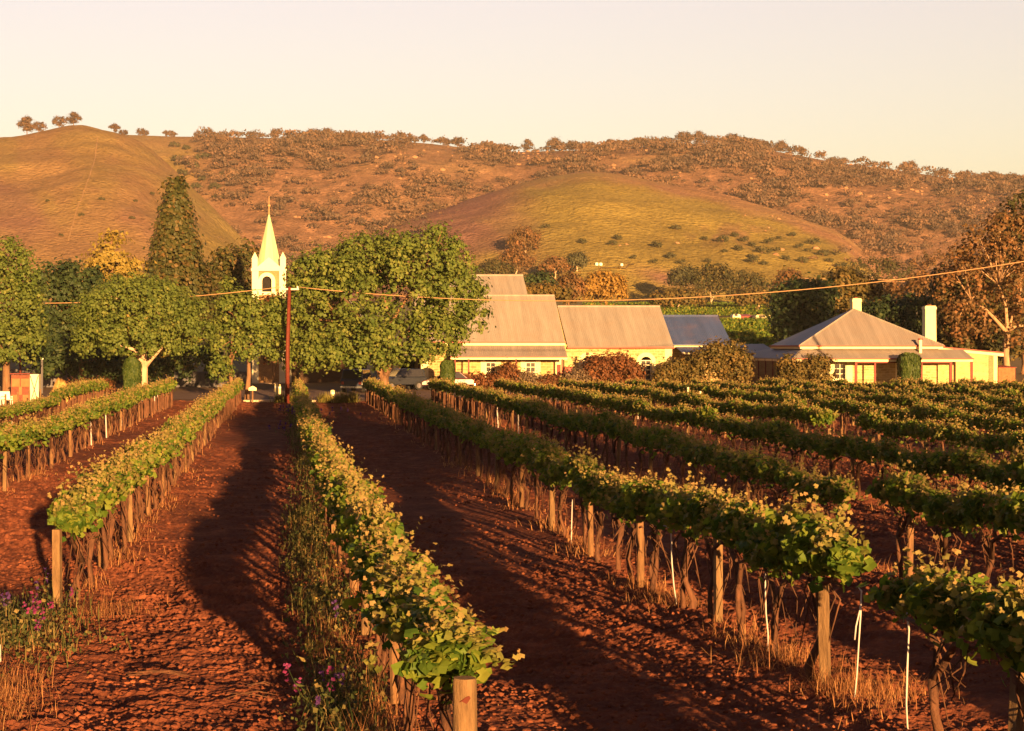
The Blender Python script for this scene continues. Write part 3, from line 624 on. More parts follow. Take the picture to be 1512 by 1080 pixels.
SKYT = [(46, 190, 1, 1.2), (66, 196, 0, .9), (80, 196, 0, 1.0), (117, 182, 1, .95), (168, 193, 3, .55), (182, 196, 0, .5), (207, 197, 0, .9), (216, 197, 0, .8), (238, 196, 3, .7), (247, 196, 0, .75), (262, 196, 3, .65),
        (310, 196, 2, 1.15), (380, 192, 2, 1.1), (402, 192, 0, 1.0), (430, 196, 0, 1.0), (456, 194, 0, 1.2), (490, 194, 0, 1.25), (512, 203, 2, .8), (604, 206, 0, .9), (622, 209, 3, .7), (655, 210, 0, 1.0), (676, 213, 0, .9), (700, 220, 2, .6),
        (748, 222, 0, .65), (777, 214, 1, 1.35), (795, 222, 2, .5), (816, 217, 0, 1.1), (842, 219, 0, 1.0), (862, 218, 0, .9), (877, 217, 0, .95), (893, 214, 3, .9), (942, 212, 0, 1.0), (968, 212, 2, 1.0),
        (1005, 206, 0, 1.3), (1030, 202, 0, 1.3), (1055, 203, 0, 1.2), (1080, 204, 0, 1.25), (1105, 207, 0, 1.25), (1130, 209, 0, 1.2), (1155, 214, 0, 1.2), (1185, 225, 3, .8), (1225, 236, 2, .9), (1240, 236, 0, .8),
        (1330, 246, 0, 1.2), (1345, 243, 0, 1.1), (1387, 256, 0, 1.0), (1430, 263, 2, 1.1), (1474, 262, 3, 1.2), (1505, 266, 0, 1.0)]
SLAB = ['gum tree with a rounded top on the skyline of the range', 'tall sparse gum tree with stacked tufts on the skyline of the range', 'dense low dome-shaped tree on the skyline of the range', 'thin wispy gum tree on the skyline of the range']
SGRP = ['rounded gums on the skyline', 'tall tufted gums on the skyline', 'low dense trees on the skyline', 'wispy gums on the skyline']
HU = RANGE['us']
def crest_pt(u, H=RANGE):
    j = int(np.argmin(np.abs(H['us'] - u))); k = int(np.argmin(H['V'][:, j])); return Vector((PX(u, H['YY'][k, j]), H['YY'][k, j], H['Z'][k, j]))
PR = {}
for (u, v, kind, s) in SKYT:
    s *= random.uniform(.62, 1.02); u += random.uniform(-9, 9)
    c = crest_pt(u, LH if u < 200 else RANGE); c.z -= 1.5
    if kind not in PR:
        PR[kind] = tree('skyline_tree', SLAB[kind], c.x, c.y, sky_proto(kind, True), (4 if kind != 2 else 1.5, .32), G_SCRUB, BARK, ncl=95, clr=1.4, nl=16, size=.8, limbs=9, g=c.z, group=SGRP[kind]); PR[kind].scale = (s, s, s)
        PR[kind].rotation_euler = (0, 0, 0)
    else: copy_tree(PR[kind], c, random.uniform(-.7, .7) + (math.pi if random.random() < .5 else 0), (s * random.uniform(.9, 1.1), s, s * random.uniform(.85, 1.1)), label=SLAB[kind], group=SGRP[kind])
# scrub that clothes the range (one mass)
def hill_scrub(H, n, name, dens, size=1.0, vmin=0, extra=None, mat=G_SCRUB, nl=60):
    rows, cols = H['YY'].shape; out = []; tries = 0
    U, V = H['U'], H['V']; mind = np.minimum.accumulate(V, axis=0)
    vis = (V <= mind + .5)
    ii = rng.integers(2, rows - 2, n * 14); jj = rng.integers(0, cols, n * 14)
    uu = U[ii, jj]; vv = V[ii, jj]; w = dens(uu, vv); pick = (rng.random(len(ii)) < w * .9) & vis[ii, jj] & (uu > -250) & (uu < 1800)
    # even density over the picture's height
    ii = ii[pick]; jj = jj[pick]; ii = ii[:n]; jj = jj[:n]
    X = H['XX'][ii, jj] + rng.uniform(-4, 4, len(ii)); Y = H['YY'][ii, jj]; Z = H['Z'][ii, jj]; k = len(X)
    r = size * (1.2 + 4.2 * rng.random(k) ** 2.2) * (Y / 1300) ** .3
    d = unit(rng.normal(size=(k, nl, 3))); d[..., 2] = np.abs(d[..., 2]) * .9 - .15; rad = rng.uniform(.65, 1.1, (k, nl, 1))
    lump = 1 + .35 * np.sin(d[..., 0:1] * 5 + rng.random((k, 1, 1)) * 6) * np.cos(d[..., 1:2] * 4)
    C = np.stack([X, Y, Z + r * .75], 1)[:, None] + d * rad * lump * r[:, None, None] * np.array([1.15, 1.15, .85])
    N = unit(d + rng.normal(size=d.shape) * .5); tn = np.clip(.65 * rng.random((k, 1)) + .35 * rng.random((k, nl)), 0, 1)
    L = leaves(C.reshape(-1, 3), N.reshape(-1, 3), (r[:, None] * rng.uniform(.20, .42, (k, nl))).ravel(), KITE, None, tn.ravel())
    tag(link(name, npmesh(name, L[0], L[1], False, L[2]), mat), kind='stuff')
hill_scrub(RANGE, 9000, 'hillside_woodland', lambda u, v: wood_density(u, v) * (.10 + .90 * sm(-.16, .16, fbm(u * .014, v * .03, 120, 4))))
hill_scrub(GH, 260, 'hillside_scrub', lambda u, v: np.maximum(.8 * (1 - sm(600, 700, u)), .7 * np.exp(-((u - 1250) / 40) ** 2 - ((v - 385) / 20) ** 2)), .8)
hill_scrub(LH, 60, 'spur_scrub', lambda u, v: np.exp(-((u - 70) / 70) ** 2 - ((v - 372) / 14) ** 2) + .6 * np.exp(-((u - 290) / 25) ** 2 - ((v - 265) / 30) ** 2), .8, mat=G_SHRUB)
def hill_rocks(H, n, dens, name):
    rows, cols = H['YY'].shape; ii = rng.integers(2, rows - 12, n * 20); jj = rng.integers(0, cols, n * 20); uu = H['U'][ii, jj]; vv = H['V'][ii, jj]
    pk = (rng.random(len(ii)) < dens(uu, vv)) & (uu > -50) & (uu < 1560); ii = ii[pk][:n]; jj = jj[pk][:n]; k = len(ii); r = .35 + 1.3 * rng.random(k) ** 2.5
    V = np.array(ICO)[None] * (1 + rng.uniform(-.4, .4, (k, 12, 1))) * r[:, None, None] * np.array([1.3, 1, .8]) + np.stack([H['XX'][ii, jj], H['YY'][ii, jj], H['Z'][ii, jj] + .2 * r], 1)[:, None]
    Fc = (np.arange(k) * 12)[:, None, None] + ICOF[None]; tag(link(name, npmesh(name, V.reshape(-1, 3), Fc.reshape(-1, 3)), ROCK), kind='stuff')
ROCK = m_plain('orange_granite', (.30, .16, .09), .95, .3, .4)
hill_rocks(RANGE, 900, lambda u, v: .9 * sm(-.02, .2, fbm(u * .02, v * .05, 140, 3)) * sm(360, 420, u) * np.clip(1.1 - np.abs(v - 275) / 90, .1, 1), 'granite_outcrops')
hill_rocks(GH, 160, lambda u, v: np.exp(-((u - 1080) / 60) ** 2 - ((v - 345) / 18) ** 2) + .8 * (1 - sm(600, 680, u)) + .15 * np.exp(-((v - 368) / 14) ** 2), 'pasture_rocks')
# separate shrubs on the pasture and the grassy spur
shp = None
SHR = [(GH, u, v) for (u, v) in [(998, 341), (1040, 356), (1068, 358), (1085, 352), (1098, 360), (1110, 366), (1090, 372), (1108, 382), (1125, 378), (1135, 362), (1070, 375), (1128, 392), (1112, 392), (1145, 372), (1150, 355), (1160, 385),
       (1170, 350), (1180, 368), (1192, 374), (1200, 362), (1215, 380), (1225, 392), (1185, 390), (1240, 400), (990, 383), (965, 392), (935, 383), (912, 356), (905, 364), (860, 362), (806, 340), (1045, 389), (1005, 394), (970, 366), (1062, 395)]] + \
      [(RANGE, u, v) for (u, v) in [(205, 228), (218, 232), (258, 218), (275, 222), (300, 236), (262, 240), (285, 250), (270, 262), (298, 268), (330, 262), (290, 282), (322, 297), (318, 283)]] + \
      [(LH, u, v) for (u, v) in [(250, 300), (262, 312), (150, 300), (120, 320), (200, 300), (225, 288), (195, 330), (90, 350), (70, 300), (180, 345)]]
for H, u, v in SHR:
    p = on_hill(H, u, v); gname = {id(GH): 'shrubs dotted over the pasture hill', id(RANGE): 'bushes at the edge of the hillside wood', id(LH): 'shrubs dotted over the grassy spur'}[id(H)]
    glab = {id(GH): 'small dark shrub dotted on the green pasture hill', id(RANGE): 'dark bush on open grass at the edge of the hillside wood', id(LH): 'tiny shrub on the dry grassy spur'}[id(H)]
    s = {id(GH): random.uniform(.6, 1.25), id(RANGE): random.uniform(1.6, 2.6), id(LH): random.uniform(.35, .7)}[id(H)]
    if shp is None:
        shp = tree('hill_shrub', glab, p.x, p.y, [(0, 0, 1.0, 1.7, 1.4, 1.0), (-1.2, 0, .8, 1.2, 1, .8), (1.3, .2, .7, 1.2, 1, .7)], (.6, .1), G_SHRUB, BARK, ncl=26, clr=.7, nl=12, size=.45, cat='shrub', g=p.z - .1, group=gname, limbs=3)
    else: copy_tree(shp, p, random.uniform(0, 6), (s, s, s), label=glab, group=gname)

# ------------------------------------------------------------------ buildings
def wall_with_holes(m, x0, x1, z0, z1, y, th, holes):
    """front wall (facing -y) with rectangular openings (xa, xb, za, zb)"""
    xs = sorted({x0, x1, *[h[0] for h in holes], *[h[1] for h in holes]}); zs = sorted({z0, z1, *[h[2] for h in holes], *[h[3] for h in holes]})
    for a, b in zip(xs, xs[1:]):
        for c, d in zip(zs, zs[1:]):
            if not any(h[0] <= a + 1e-6 and b <= h[1] + 1e-6 and h[2] <= c + 1e-6 and d <= h[3] + 1e-6 for h in holes): m.box(a, y, c, b, y + th, d)
def window(root, xa, xb, za, zb, y, nx, nz, name='window', fm=None, sill=True):
    """a window set back in its opening: pane with frame and glazing bars"""
    g = MB(); g.box(xa + .05, y + .10, za + .05, xb - .05, y + .12, zb - .05); w = g.build(name, GLASS, root)
    f = MB(); t = .07
    f.box(xa, y + .02, za, xa + t, y + .14, zb); f.box(xb - t, y + .02, za, xb, y + .14, zb); f.box(xa + t, y + .022, zb - t, xb - t, y + .138, zb); f.box(xa + t, y + .022, za, xb - t, y + .138, za + t)
    for i in range(1, nx): x = xa + (xb - xa) * i / nx; f.box(x - .025, y + .05, za + t, x + .025, y + .13, zb - t)
    for i in range(1, nz): z = za + (zb - za) * i / nz; f.box(xa + t, y + .053, z - .025, xb - t, y + .127, z + .025)
    f.build('frame', fm or WHITEP, w)
    if sill: s_ = MB(); s_.box(xa - .12, y - .08, za - .13, xb + .12, y + .1, za - .002); s_.build('sill', WHITEP, w)
    return w
def gable_roof(root, x0, x1, y0, ze, yr, zr, y1, mat, th=.06, name='roof', over=.35):
    """ridge along x; front eave at (y0, ze), ridge at (yr, zr)"""
    m = MB(); s = (zr - ze) / (yr - y0); zb = zr - (y1 - yr) * s
    m.slab([(x0, y0 - over, ze - over * s), (x1, y0 - over, ze - over * s), (x1, yr, zr), (x0, yr, zr)], (0, 0, th))
    m.slab([(x1, y1 + over, zb - over * s), (x0, y1 + over, zb - over * s), (x0, yr + .002, zr), (x1, yr + .002, zr)], (0, 0, th))
    r = m.build(name, mat, root)
    c = MB(); c.tube([(x0, yr, zr + .03), (x1, yr, zr + .03)], .09, 6); c.build('ridge_cap', mat, r)
    return r
def body(m, x0, x1, y0, y1, z0, ze, yr=None, zr=None, front=True, th=.35):
    """side and back walls of a house, gables filled; the front wall is left to wall_with_holes"""
    m.box(x0, y1 - th, z0, x1, y1, ze)
    for x in (x0, x1 - th):
        if zr is None: m.box(x, y0 + th, z0, x + th, y1 - th, ze)
        else: m.prism([(x, y0 + th, z0), (x, y1 - th, z0), (x, y1 - th, ze), (x, yr, zr - .1), (x, y0 + th, ze)], (th, 0, 0))
GF = 0.45
# ---- stone building with verandah
Yw = 152.0
def X_(u, Y=Yw): return PX(u, Y)
hx0, hx1 = X_(622), X_(831)
hall = empty('stone_house', ((hx0 + hx1) / 2, Yw, GF), 'stone building with a verandah on thin maroon posts under a steep pale iron roof', 'house')
ze, zr, yr = PZ(502, Yw), PZ(437, 157.5), 157.5
wins = [(X_(717), X_(732), PZ(556, Yw), PZ(535, Yw)), (X_(776), X_(791), PZ(557, Yw), PZ(535, Yw))]
m = MB(); wall_with_holes(m, hx0, hx1, GF - .6, ze, Yw, .4, wins); body(m, hx0, hx1, Yw, 163, GF - .6, ze, yr, zr); m.build('wall', STONE, hall)
m = MB()
for x in (hx0 - .02, hx1 - .62): m.box(x, Yw - .03, GF - .6, x + .64, Yw - .002, ze - .25)
for w in wins: m.box(w[0] - .42, Yw - .025, w[2] - .15, w[0] - .005, Yw - .002, w[3] + .3); m.box(w[1] + .005, Yw - .025, w[2] - .15, w[1] + .42, Yw - .002, w[3] + .3)
m.each('quoin', QUOIN, hall)
for w in wins: window(hall, *w, Yw, 2, 3)
m = MB(); m.box(X_(822), Yw - .04, GF - .2, X_(828), Yw - .004, GF + 2.0); m.build('door', MAROON, hall)
gable_roof(hall, hx0 - .25, hx1 + .12, Yw, ze, yr, zr, 163, ROOF)
m = MB(); m.box(hx0 - .1, Yw - .36, ze - .48, hx1 + .15, Yw - .30, ze - .27); m.build('fascia', CREAM, hall)
m = MB(); m.box(hx0 - .1, Yw - .45, ze - .28, hx1 + .2, Yw - .37, ze - .16); m.build('gutter', REDTRIM, hall)
vx0, vx1, vy, vz, vt = X_(662), X_(832), 149.9, PZ(527, 149.9), PZ(507, Yw)
m = MB(); m.slab([(vx0, vy - .1, vz), (vx1, vy - .1, vz), (vx1, Yw - .01, vt), (vx0, Yw - .01, vt)], (0, 0, .05)); m.build('verandah_roof', ROOF2, hall)
m = MB(); m.box(vx0, vy - .02, vz - .24, vx1, vy + .03, vz - .06); m.build('verandah_beam', CREAM, hall)
m = MB(); m.box(vx0, vy - .16, vz - .07, vx1, vy - .08, vz + .03); m.build('verandah_gutter', REDTRIM, hall)
for u in (672, 692, 762, 830):
    m = MB(); x = PX(u, vy); m.box(x - .06, vy - .05, GF - .6, x + .06, vy + .06, vz - .2); m.box(x - .1, vy - .08, GF - .6, x + .1, vy + .09, GF + .1); m.build('verandah_post', MAROON, hall)
m = MB(); m.box(vx0 - .3, vy - .1, GF - .6, vx1 + .1, Yw - .01, GF - .02); m.build('verandah_floor', KERB, hall)
# ---- rear block
bx0, bx1 = PX(640, 172), PX(770, 172); bz = PZ(407, 172)
back = empty('stone_block', ((bx0 + bx1) / 2, 172, GF), 'tall rear block whose pale gabled roof stands highest behind the verandah building', 'building')
m = MB(); m.box(bx0, 166.4, GF - .5, bx1, 166.8, 7.4); body(m, bx0, bx1, 166.4, 178, GF - .5, 7.4, 172, bz); m.build('wall', STONE, back)
gable_roof(back, bx0 - .2, bx1 + .15, 166.4, 7.5, 172, bz, 177.6, ROOF)
m = MB(); m.box(bx0 - .1, 166.0, 7.02, bx1 + .1, 166.08, 7.25); m.build('fascia', CREAM, back)
# ---- cottage-like hall with arched windows
Yc = 152.6; cx0, cx1 = X_(831.6, Yc) + .1, X_(992, Yc); cz, czr = PZ(509, Yc), PZ(453, 158.0)
ch = empty('stone_hall', ((cx0 + cx1) / 2, Yc, GF), 'pale stone hall with two arched windows under a plain pale iron roof', 'building')
arch = [(PX(868, Yc), .46), (PX(954, Yc), .46)]
holes = [(x - w, x + w, PZ(561, Yc), PZ(527, Yc)) for x, w in arch]
m = MB(); wall_with_holes(m, cx0, cx1, GF - .6, cz, Yc, .4, holes); body(m, cx0, cx1, Yc, 163.4, GF - .6, cz, 158, czr)
for (xa, xb, za, zb) in holes:                         # shoulders that round the head of the opening
    n = 8; xm = (xa + xb) / 2; rr = (xb - xa) / 2; rise = .38
    for s in (-1, 1):
        pts = [(xm + s * rr, Yc, zb - rise)] + [(xm + s * rr * math.cos(math.pi / 2 * k / n), Yc, zb - rise + rise * math.sin(math.pi / 2 * k / n)) for k in range(1, n + 1)] + [(xm + s * rr, Yc, zb)]
        m.prism(pts, (0, .38, 0))
m.build('wall', PALESTONE, ch)
m = MB(); m.box(cx1 - .62, Yc - .03, GF - .6, cx1 + .02, Yc - .002, cz - .1)
for (xa, xb, za, zb) in holes:
    m.box(xa - .36, Yc - .03, za - .1, xa - .004, Yc - .002, zb - .38); m.box(xb + .004, Yc - .03, za - .1, xb + .36, Yc - .002, zb - .38)
    xm = (xa + xb) / 2; r0 = (xb - xa) / 2; n = 12
    for k in range(n):
        a, b = math.pi * k / n, math.pi * (k + 1) / n
        m.prism([(xm + r0 * math.cos(a), Yc - .03, zb - .38 + .385 * math.sin(a)), (xm + (r0 + .36) * math.cos(a), Yc - .03, zb - .38 + .75 * math.sin(a)), (xm + (r0 + .36) * math.cos(b), Yc - .03, zb - .38 + .75 * math.sin(b)), (xm + r0 * math.cos(b), Yc - .03, zb - .38 + .385 * math.sin(b))], (0, .027, 0))
m.each('quoin', QUOIN, ch)
for (xa, xb, za, zb) in holes:
    w = window(ch, xa, xb, za, zb - .30, Yc + .08, 2, 4)
m = MB(); m.box(cx0, Yc - .05, GF - .6, cx1, Yc - .003, GF + .42); m.build('plinth', QUOIN, ch)
gable_roof(ch, cx0 + .25, cx1 + .12, Yc, cz, 158, czr, 163.4, ROOF)
m = MB(); m.box(cx0 + .2, Yc - .45, cz - .34, cx1 + .14, Yc - .36, cz - .20); m.build('gutter', REDTRIM, ch)
# ---- wing with the blue roof
Yd = 158.5; dx0, dx1 = PX(990, Yd) + .35, PX(1077, Yd); dz, dzr = PZ(506, Yd), PZ(467, 163.5)
wing = empty('blue_roof_wing', ((dx0 + dx1) / 2, Yd, GF), 'low ochre wing with a shade-tinted blue iron roof and a lean-to porch, beside the arched hall', 'building')
m = MB(); m.box(dx0, Yd, GF - .5, dx1, Yd + .35, dz); body(m, dx0, dx1, Yd, 168, GF - .5, dz, 163.5, dzr); m.build('wall', STONE, wing)
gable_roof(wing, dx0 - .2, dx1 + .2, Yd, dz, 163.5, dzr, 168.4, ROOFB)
m = MB(); m.box(dx0 - .1, Yd - .42, dz - .48, dx1 + .2, Yd - .36, dz - .30); m.build('fascia', CREAM, wing)
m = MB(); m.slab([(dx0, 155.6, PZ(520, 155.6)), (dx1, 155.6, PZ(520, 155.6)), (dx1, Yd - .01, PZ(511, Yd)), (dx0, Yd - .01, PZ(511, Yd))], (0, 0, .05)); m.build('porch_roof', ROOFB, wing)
m = MB(); m.box(dx0, 155.5, PZ(520, 155.6) - .2, dx1, 155.56, PZ(520, 155.6) - .04); m.build('porch_beam', CREAM, wing)
for x in (dx0 + .2, (dx0 + dx1) / 2, dx1 - .15):
    m = MB(); m.box(x - .06, 155.57, GF - .6, x + .06, 155.7, PZ(520, 155.6) - .05); m.build('porch_post', MAROON, wing)
# red fuel box by the arched hall
rb = empty('red_box', (PX(839, 151.7), 151.7, GF), 'upright red metal box against the pale stone wall beside the verandah', 'cabinet')
m = MB(); x = PX(839, 151.7); m.box(x - .33, 151.4, GF + .1, x + .33, 152.0, PZ(543, 151.7)); m.build('cabinet_body', REDTRIM, rb, bevel=.03)
m = MB(); m.box(x - .28, 151.37, GF + .3, x + .28, 151.398, PZ(545, 151.7)); m.build('door', REDTRIM, rb)
m = MB(); m.box(x - .36, 151.36, PZ(543, 151.7), x + .36, 152.03, PZ(542, 151.7)); m.build('lid', MAROON, rb)

# ---- house with the pyramid roof
Yh = 150.0; x0, x1 = PX(1185, Yh), PX(1385, Yh); yb = 158.5; hz = PZ(511, Yh); ax, ay, az = PX(1262, 154.3) - .1, 154.3, PZ(457, 154.3)
house = empty('pyramid_roof_house', ((x0 + x1) / 2, Yh, GF), 'cream stone house with a pyramid iron roof, two tall chimneys and a wraparound verandah', 'house')
win = (PX(1231, Yh), PX(1250, Yh), PZ(560, Yh), PZ(537, Yh))
m = MB(); wall_with_holes(m, x0, x1, GF - .6, hz, Yh, .35, [win]); body(m, x0, x1, Yh, yb, GF - .6, hz); m.build('wall', PALESTONE, house)
window(house, *win, Yh, 2, 3)
m = MB(); m.box(win[0] - .5, Yh - .03, win[2] - .4, win[0] - .02, Yh - .002, win[3] + .35); m.box(win[1] + .02, Yh - .03, win[2] - .4, win[1] + .5, Yh - .002, win[3] + .35)
m.box(x0 - .02, Yh - .03, hz - .75, x0 + .9, Yh - .002, hz); m.box(PX(1322, Yh), Yh - .03, GF - .6, PX(1338, Yh), Yh - .002, hz - 1.1); m.each('quoin', QUOIN, house)
o_ = .35; ex0, ex1, ey0, ey1 = x0 - o_, x1 + o_, Yh - o_, yb + o_; A = (ax, ay, az); ry = (ax, ay + .6, az)
def tri_roof(q, mat, nm):
    m = MB(); q = [Vector(a) for a in q]; t = Vector((0, 0, -.06)); n = len(q); m.add(q + [a + t for a in q], [tuple(range(n)), tuple(range(n, 2*n))[::-1]] + [(i, (i+1) % n, n + (i+1) % n, n + i) for i in range(n)]); return m.build(nm, mat, house)
zE = hz + .02
rf = tri_roof([(ex0, ey0, zE), (ex1, ey0, zE), A], ROOF2, 'roof')
for q, mt in (([(ex0, ey1, zE), (ex0, ey0, zE), A, ry], ROOFY), ([(ex1, ey1, zE), (ex0, ey1, zE), ry], ROOF2), ([(ex1, ey0, zE), (ex1, ey1, zE), ry, A], ROOFY)): tri_roof(q, mt, 'roof')
m = MB()
for e in ((ex0, ey0, zE), (ex1, ey0, zE)): m.tube([Vector(e) + Vector((0, 0, .03)), Vector(A) + Vector((0, 0, .03))], .07, 6)
m.build('hip_cap', ROOF, rf)
m = MB(); m.box(ex0 + .05, ey0 + .02, zE - .27, ex1 - .05, ey0 + .06, zE - .09); m.box(ex0 + .05, ey0 + .062, zE - .27, ex0 + .09, ey1, zE - .09); m.build('fascia', CREAM, house)
m = MB(); m.box(ex0 - .08, ey0 - .09, zE - .09, ex1 + .08, ey0 - .005, zE + .03); m.box(ex0 - .09, ey0, zE - .09, ex0 - .005, ey1, zE + .03); m.build('gutter', REDTRIM, house)
def chimney(u, Y, z0, vtop, w, d):
    x = PX(u, Y); zt = PZ(vtop, Y); m = MB(); m.hexa([(x - w/2, Y - d/2, z0), (x + w/2, Y - d/2, z0), (x + w/2, Y + d/2, z0), (x - w/2, Y + d/2, z0), (x - w*.47, Y - d*.47, zt - .3), (x + w*.47, Y - d*.47, zt - .3), (x + w*.47, Y + d*.47, zt - .3), (x - w*.47, Y + d*.47, zt - .3)])
    m.box(x - w*.52, Y - d*.52, zt - .299, x + w*.52, Y + d*.52, zt - .10); m.box(x - w*.46, Y - d*.46, zt - .099, x + w*.46, Y + d*.46, zt); c = m.build('chimney', QUOIN, house)
    k = MB(); k.tube([(x, Y, zt - .05), (x, Y, zt + .12)], w * .2, 8); k.build('flue', PLANK, c)
chimney(1263.5, 155.2, hz + 1.6, 441, .8, .8); chimney(1372, 154.5, hz - .6, 452, .98, .8)
# verandah: front slope, curved side slope, beam, posts
fy, fz = 147.8, PZ(530, 147.8); ft = PZ(516, Yh); vx0_, vx1_ = PX(1170, fy), PX(1438, fy)
m = MB(); m.slab([(vx0_, fy, fz), (vx1_, fy, fz), (vx1_ - .1, Yh - .01, ft), (x0 - .01, Yh - .01, ft)], (0, 0, .05)); m.build('verandah_roof', ROOF, house)
m = MB(); sx = vx0_; n = 6
for k in range(n):
    a, b = k / n, (k + 1) / n; za, zb_ = fz + (ft - fz) * math.sin(a * 1.35) / math.sin(1.35), fz + (ft - fz) * math.sin(b * 1.35) / math.sin(1.35)
    xa_, xb_ = sx + (x0 - sx) * a, sx + (x0 - sx) * b; ya, yb_ = fy + (Yh - fy) * a, fy + (Yh - fy) * b
    m.slab([(xa_, 161.5, za), (xa_, ya, za), (xb_, yb_, zb_), (xb_, 161.5, zb_)], (0, 0, .04))
m.build('side_verandah_roof', ROOFY, house)
m = MB(); m.box(vx0_ + .02, fy + .06, fz - .25, vx1_ - .05, fy + .12, fz - .055); m.box(vx0_ + .05, fy + .125, fz - .24, vx0_ + .11, 161.3, fz - .06); m.build('verandah_beam', CREAM, house)
m = MB(); m.box(vx0_ - .05, fy - .08, fz - .06, vx1_ + .02, fy - .004, fz + .04); m.build('verandah_gutter', REDTRIM, house)
for u, w, mt in ((1224, .05, WHITEP), (1265, .10, MAROON), (1293, .07, MAROON), (1362, .07, MAROON), (1405, .11, MAROON), (1436, .09, MAROON)):
    m = MB(); x = PX(u, fy); m.box(x - w, fy + .13, GF - .8, x + w, fy + .13 + 1.4 * w, fz - .06); m.build('verandah_post', mt, house)
m = MB(); m.box(PX(1265, fy), fy + .14, fz - .36, PX(1405, fy), fy + .2, fz - .251); m.build('valance', MAROON, house)
for Y in (149.5, 151.8, 154.1, 156.4, 158.7, 161): m = MB(); m.box(vx0_ + .04, Y - .05, GF - .8, vx0_ + .14, Y + .05, fz - .06); m.build('verandah_post', MAROON, house)
m = MB(); m.box(vx0_, fy + .1, GF - .8, vx1_ - .2, Yh - .01, GF - .15); m.box(vx0_, Yh - .005, GF - .8, x0 - .01, 161.4, GF - .15); m.build('verandah_floor', KERB, house)
m = MB(); m.box(x0 - .04, Yh + .5, GF - .1, x0 - .004, 157.6, fz + .3); m.build('shade_panel', DARK, house)  # dark sheet stands in for shade under the side verandah
m = MB(); x = PX(1359, 149.2); m.tube([(x, 149.2, PZ(524, 149.2)), (x, 149.2, PZ(502, 149.2))], .13, 8); vp = m.build('vent_pipe', WHITEP, house)
m = MB(); m.tube([(x, 149.2, PZ(502, 149.2)), (x, 149.2, PZ(500, 149.2))], .2, 8); m.build('cowl', REDTRIM, vp)
# annexe of cream brick
nx0, nx1 = x1 + .02, PX(1472, 150.6)
an = empty('brick_annexe', ((nx0 + nx1) / 2, 150.6, GF), 'flat-roofed cream brick annexe at the end of the pyramid-roofed house', 'building')
zt0, zt1 = PZ(515, 150.6), PZ(523, 150.6)
m = MB(); m.hexa([(nx0, 150.6, GF - .6), (nx1, 150.6, GF - .6), (nx1, 158, GF - .6), (nx0, 158, GF - .6), (nx0, 150.6, zt0), (nx1, 150.6, zt1), (nx1, 158, zt1), (nx0, 158, zt0)]); m.build('wall', BRICK, an)
m = MB(); m.box(PX(1460, 150.6), 150.54, GF - .6, PX(1466, 150.6), 150.598, zt1 - .15); m.build('pilaster', BROWNBRICK, an)
m = MB(); m.box(nx1 - .3, 150.55, GF - .6, nx1 + .02, 150.598, zt1 - .12); m.each('quoin', QUOIN, an)
m = MB(); m.hexa([(nx0, 150.4, zt0 - .15), (nx1 + .5, 150.4, zt1 - .2), (nx1 + .5, 150.58, zt1 - .2), (nx0, 150.58, zt0 - .15), (nx0, 150.4, zt0 + .08), (nx1 + .5, 150.4, zt1 + .03), (nx1 + .5, 150.58, zt1 + .03), (nx0, 150.58, zt0 + .08)]); m.build('fascia', CREAM, an)
m = MB(); m.hexa([(nx0, 150.3, zt0 + .085), (nx1 + .6, 150.3, zt1 + .035), (nx1 + .6, 158.3, zt1 + .035), (nx0, 158.3, zt0 + .085), (nx0, 150.3, zt0 + .2), (nx1 + .6, 150.3, zt1 + .14), (nx1 + .6, 158.3, zt1 + .14), (nx0, 158.3, zt0 + .2)]); m.build('roof', REDTRIM, an)
# red brick outbuilding by the gum
ob = empty('red_brick_shed', (PX(1488, 153.5), 153.5, GF), 'small red brick shed at the foot of the tall gum', 'shed')
RBRICK = m_stone('red_brick', (.40, .09, .03), (.30, .06, .025), (.36, .2, .12), .24, .086, False)
m = MB(); m.box(PX(1474, 153.5), 153.5, GF - .5, PX(1499, 153.5), 156, PZ(543, 153.5)); m.build('wall', RBRICK, ob)
m = MB(); m.slab([(PX(1473, 153.5), 153.3, PZ(543, 153.5) + .03), (PX(1500, 153.5), 153.3, PZ(543, 153.5) + .03), (PX(1500, 153.5), 156.2, PZ(540, 153.5)), (PX(1473, 153.5), 156.2, PZ(540, 153.5))], (0, 0, .025)); m.build('roof', REDTRIM, ob)
# low shed with grey roof behind the side verandah
sh = empty('low_shed', (PX(1112, 168), 168, .6), 'low shed with a dull grey iron roof behind the side verandah', 'shed')
sx0, sx1 = PX(1086, 168), PX(1149, 168)
m = MB(); m.box(sx0, 168, .1, sx1, 173, PZ(521, 168)); m.build('wall', BROWNBRICK, sh)
m = MB(); m.slab([(sx0 - .2, 167.7, PZ(521, 168)), (sx1, 167.7, PZ(521, 168)), (sx1, 173.2, PZ(508, 173)), (sx0 - .2, 173.2, PZ(508, 173))], (0, 0, .05)); m.build('roof', ROOFY, sh)
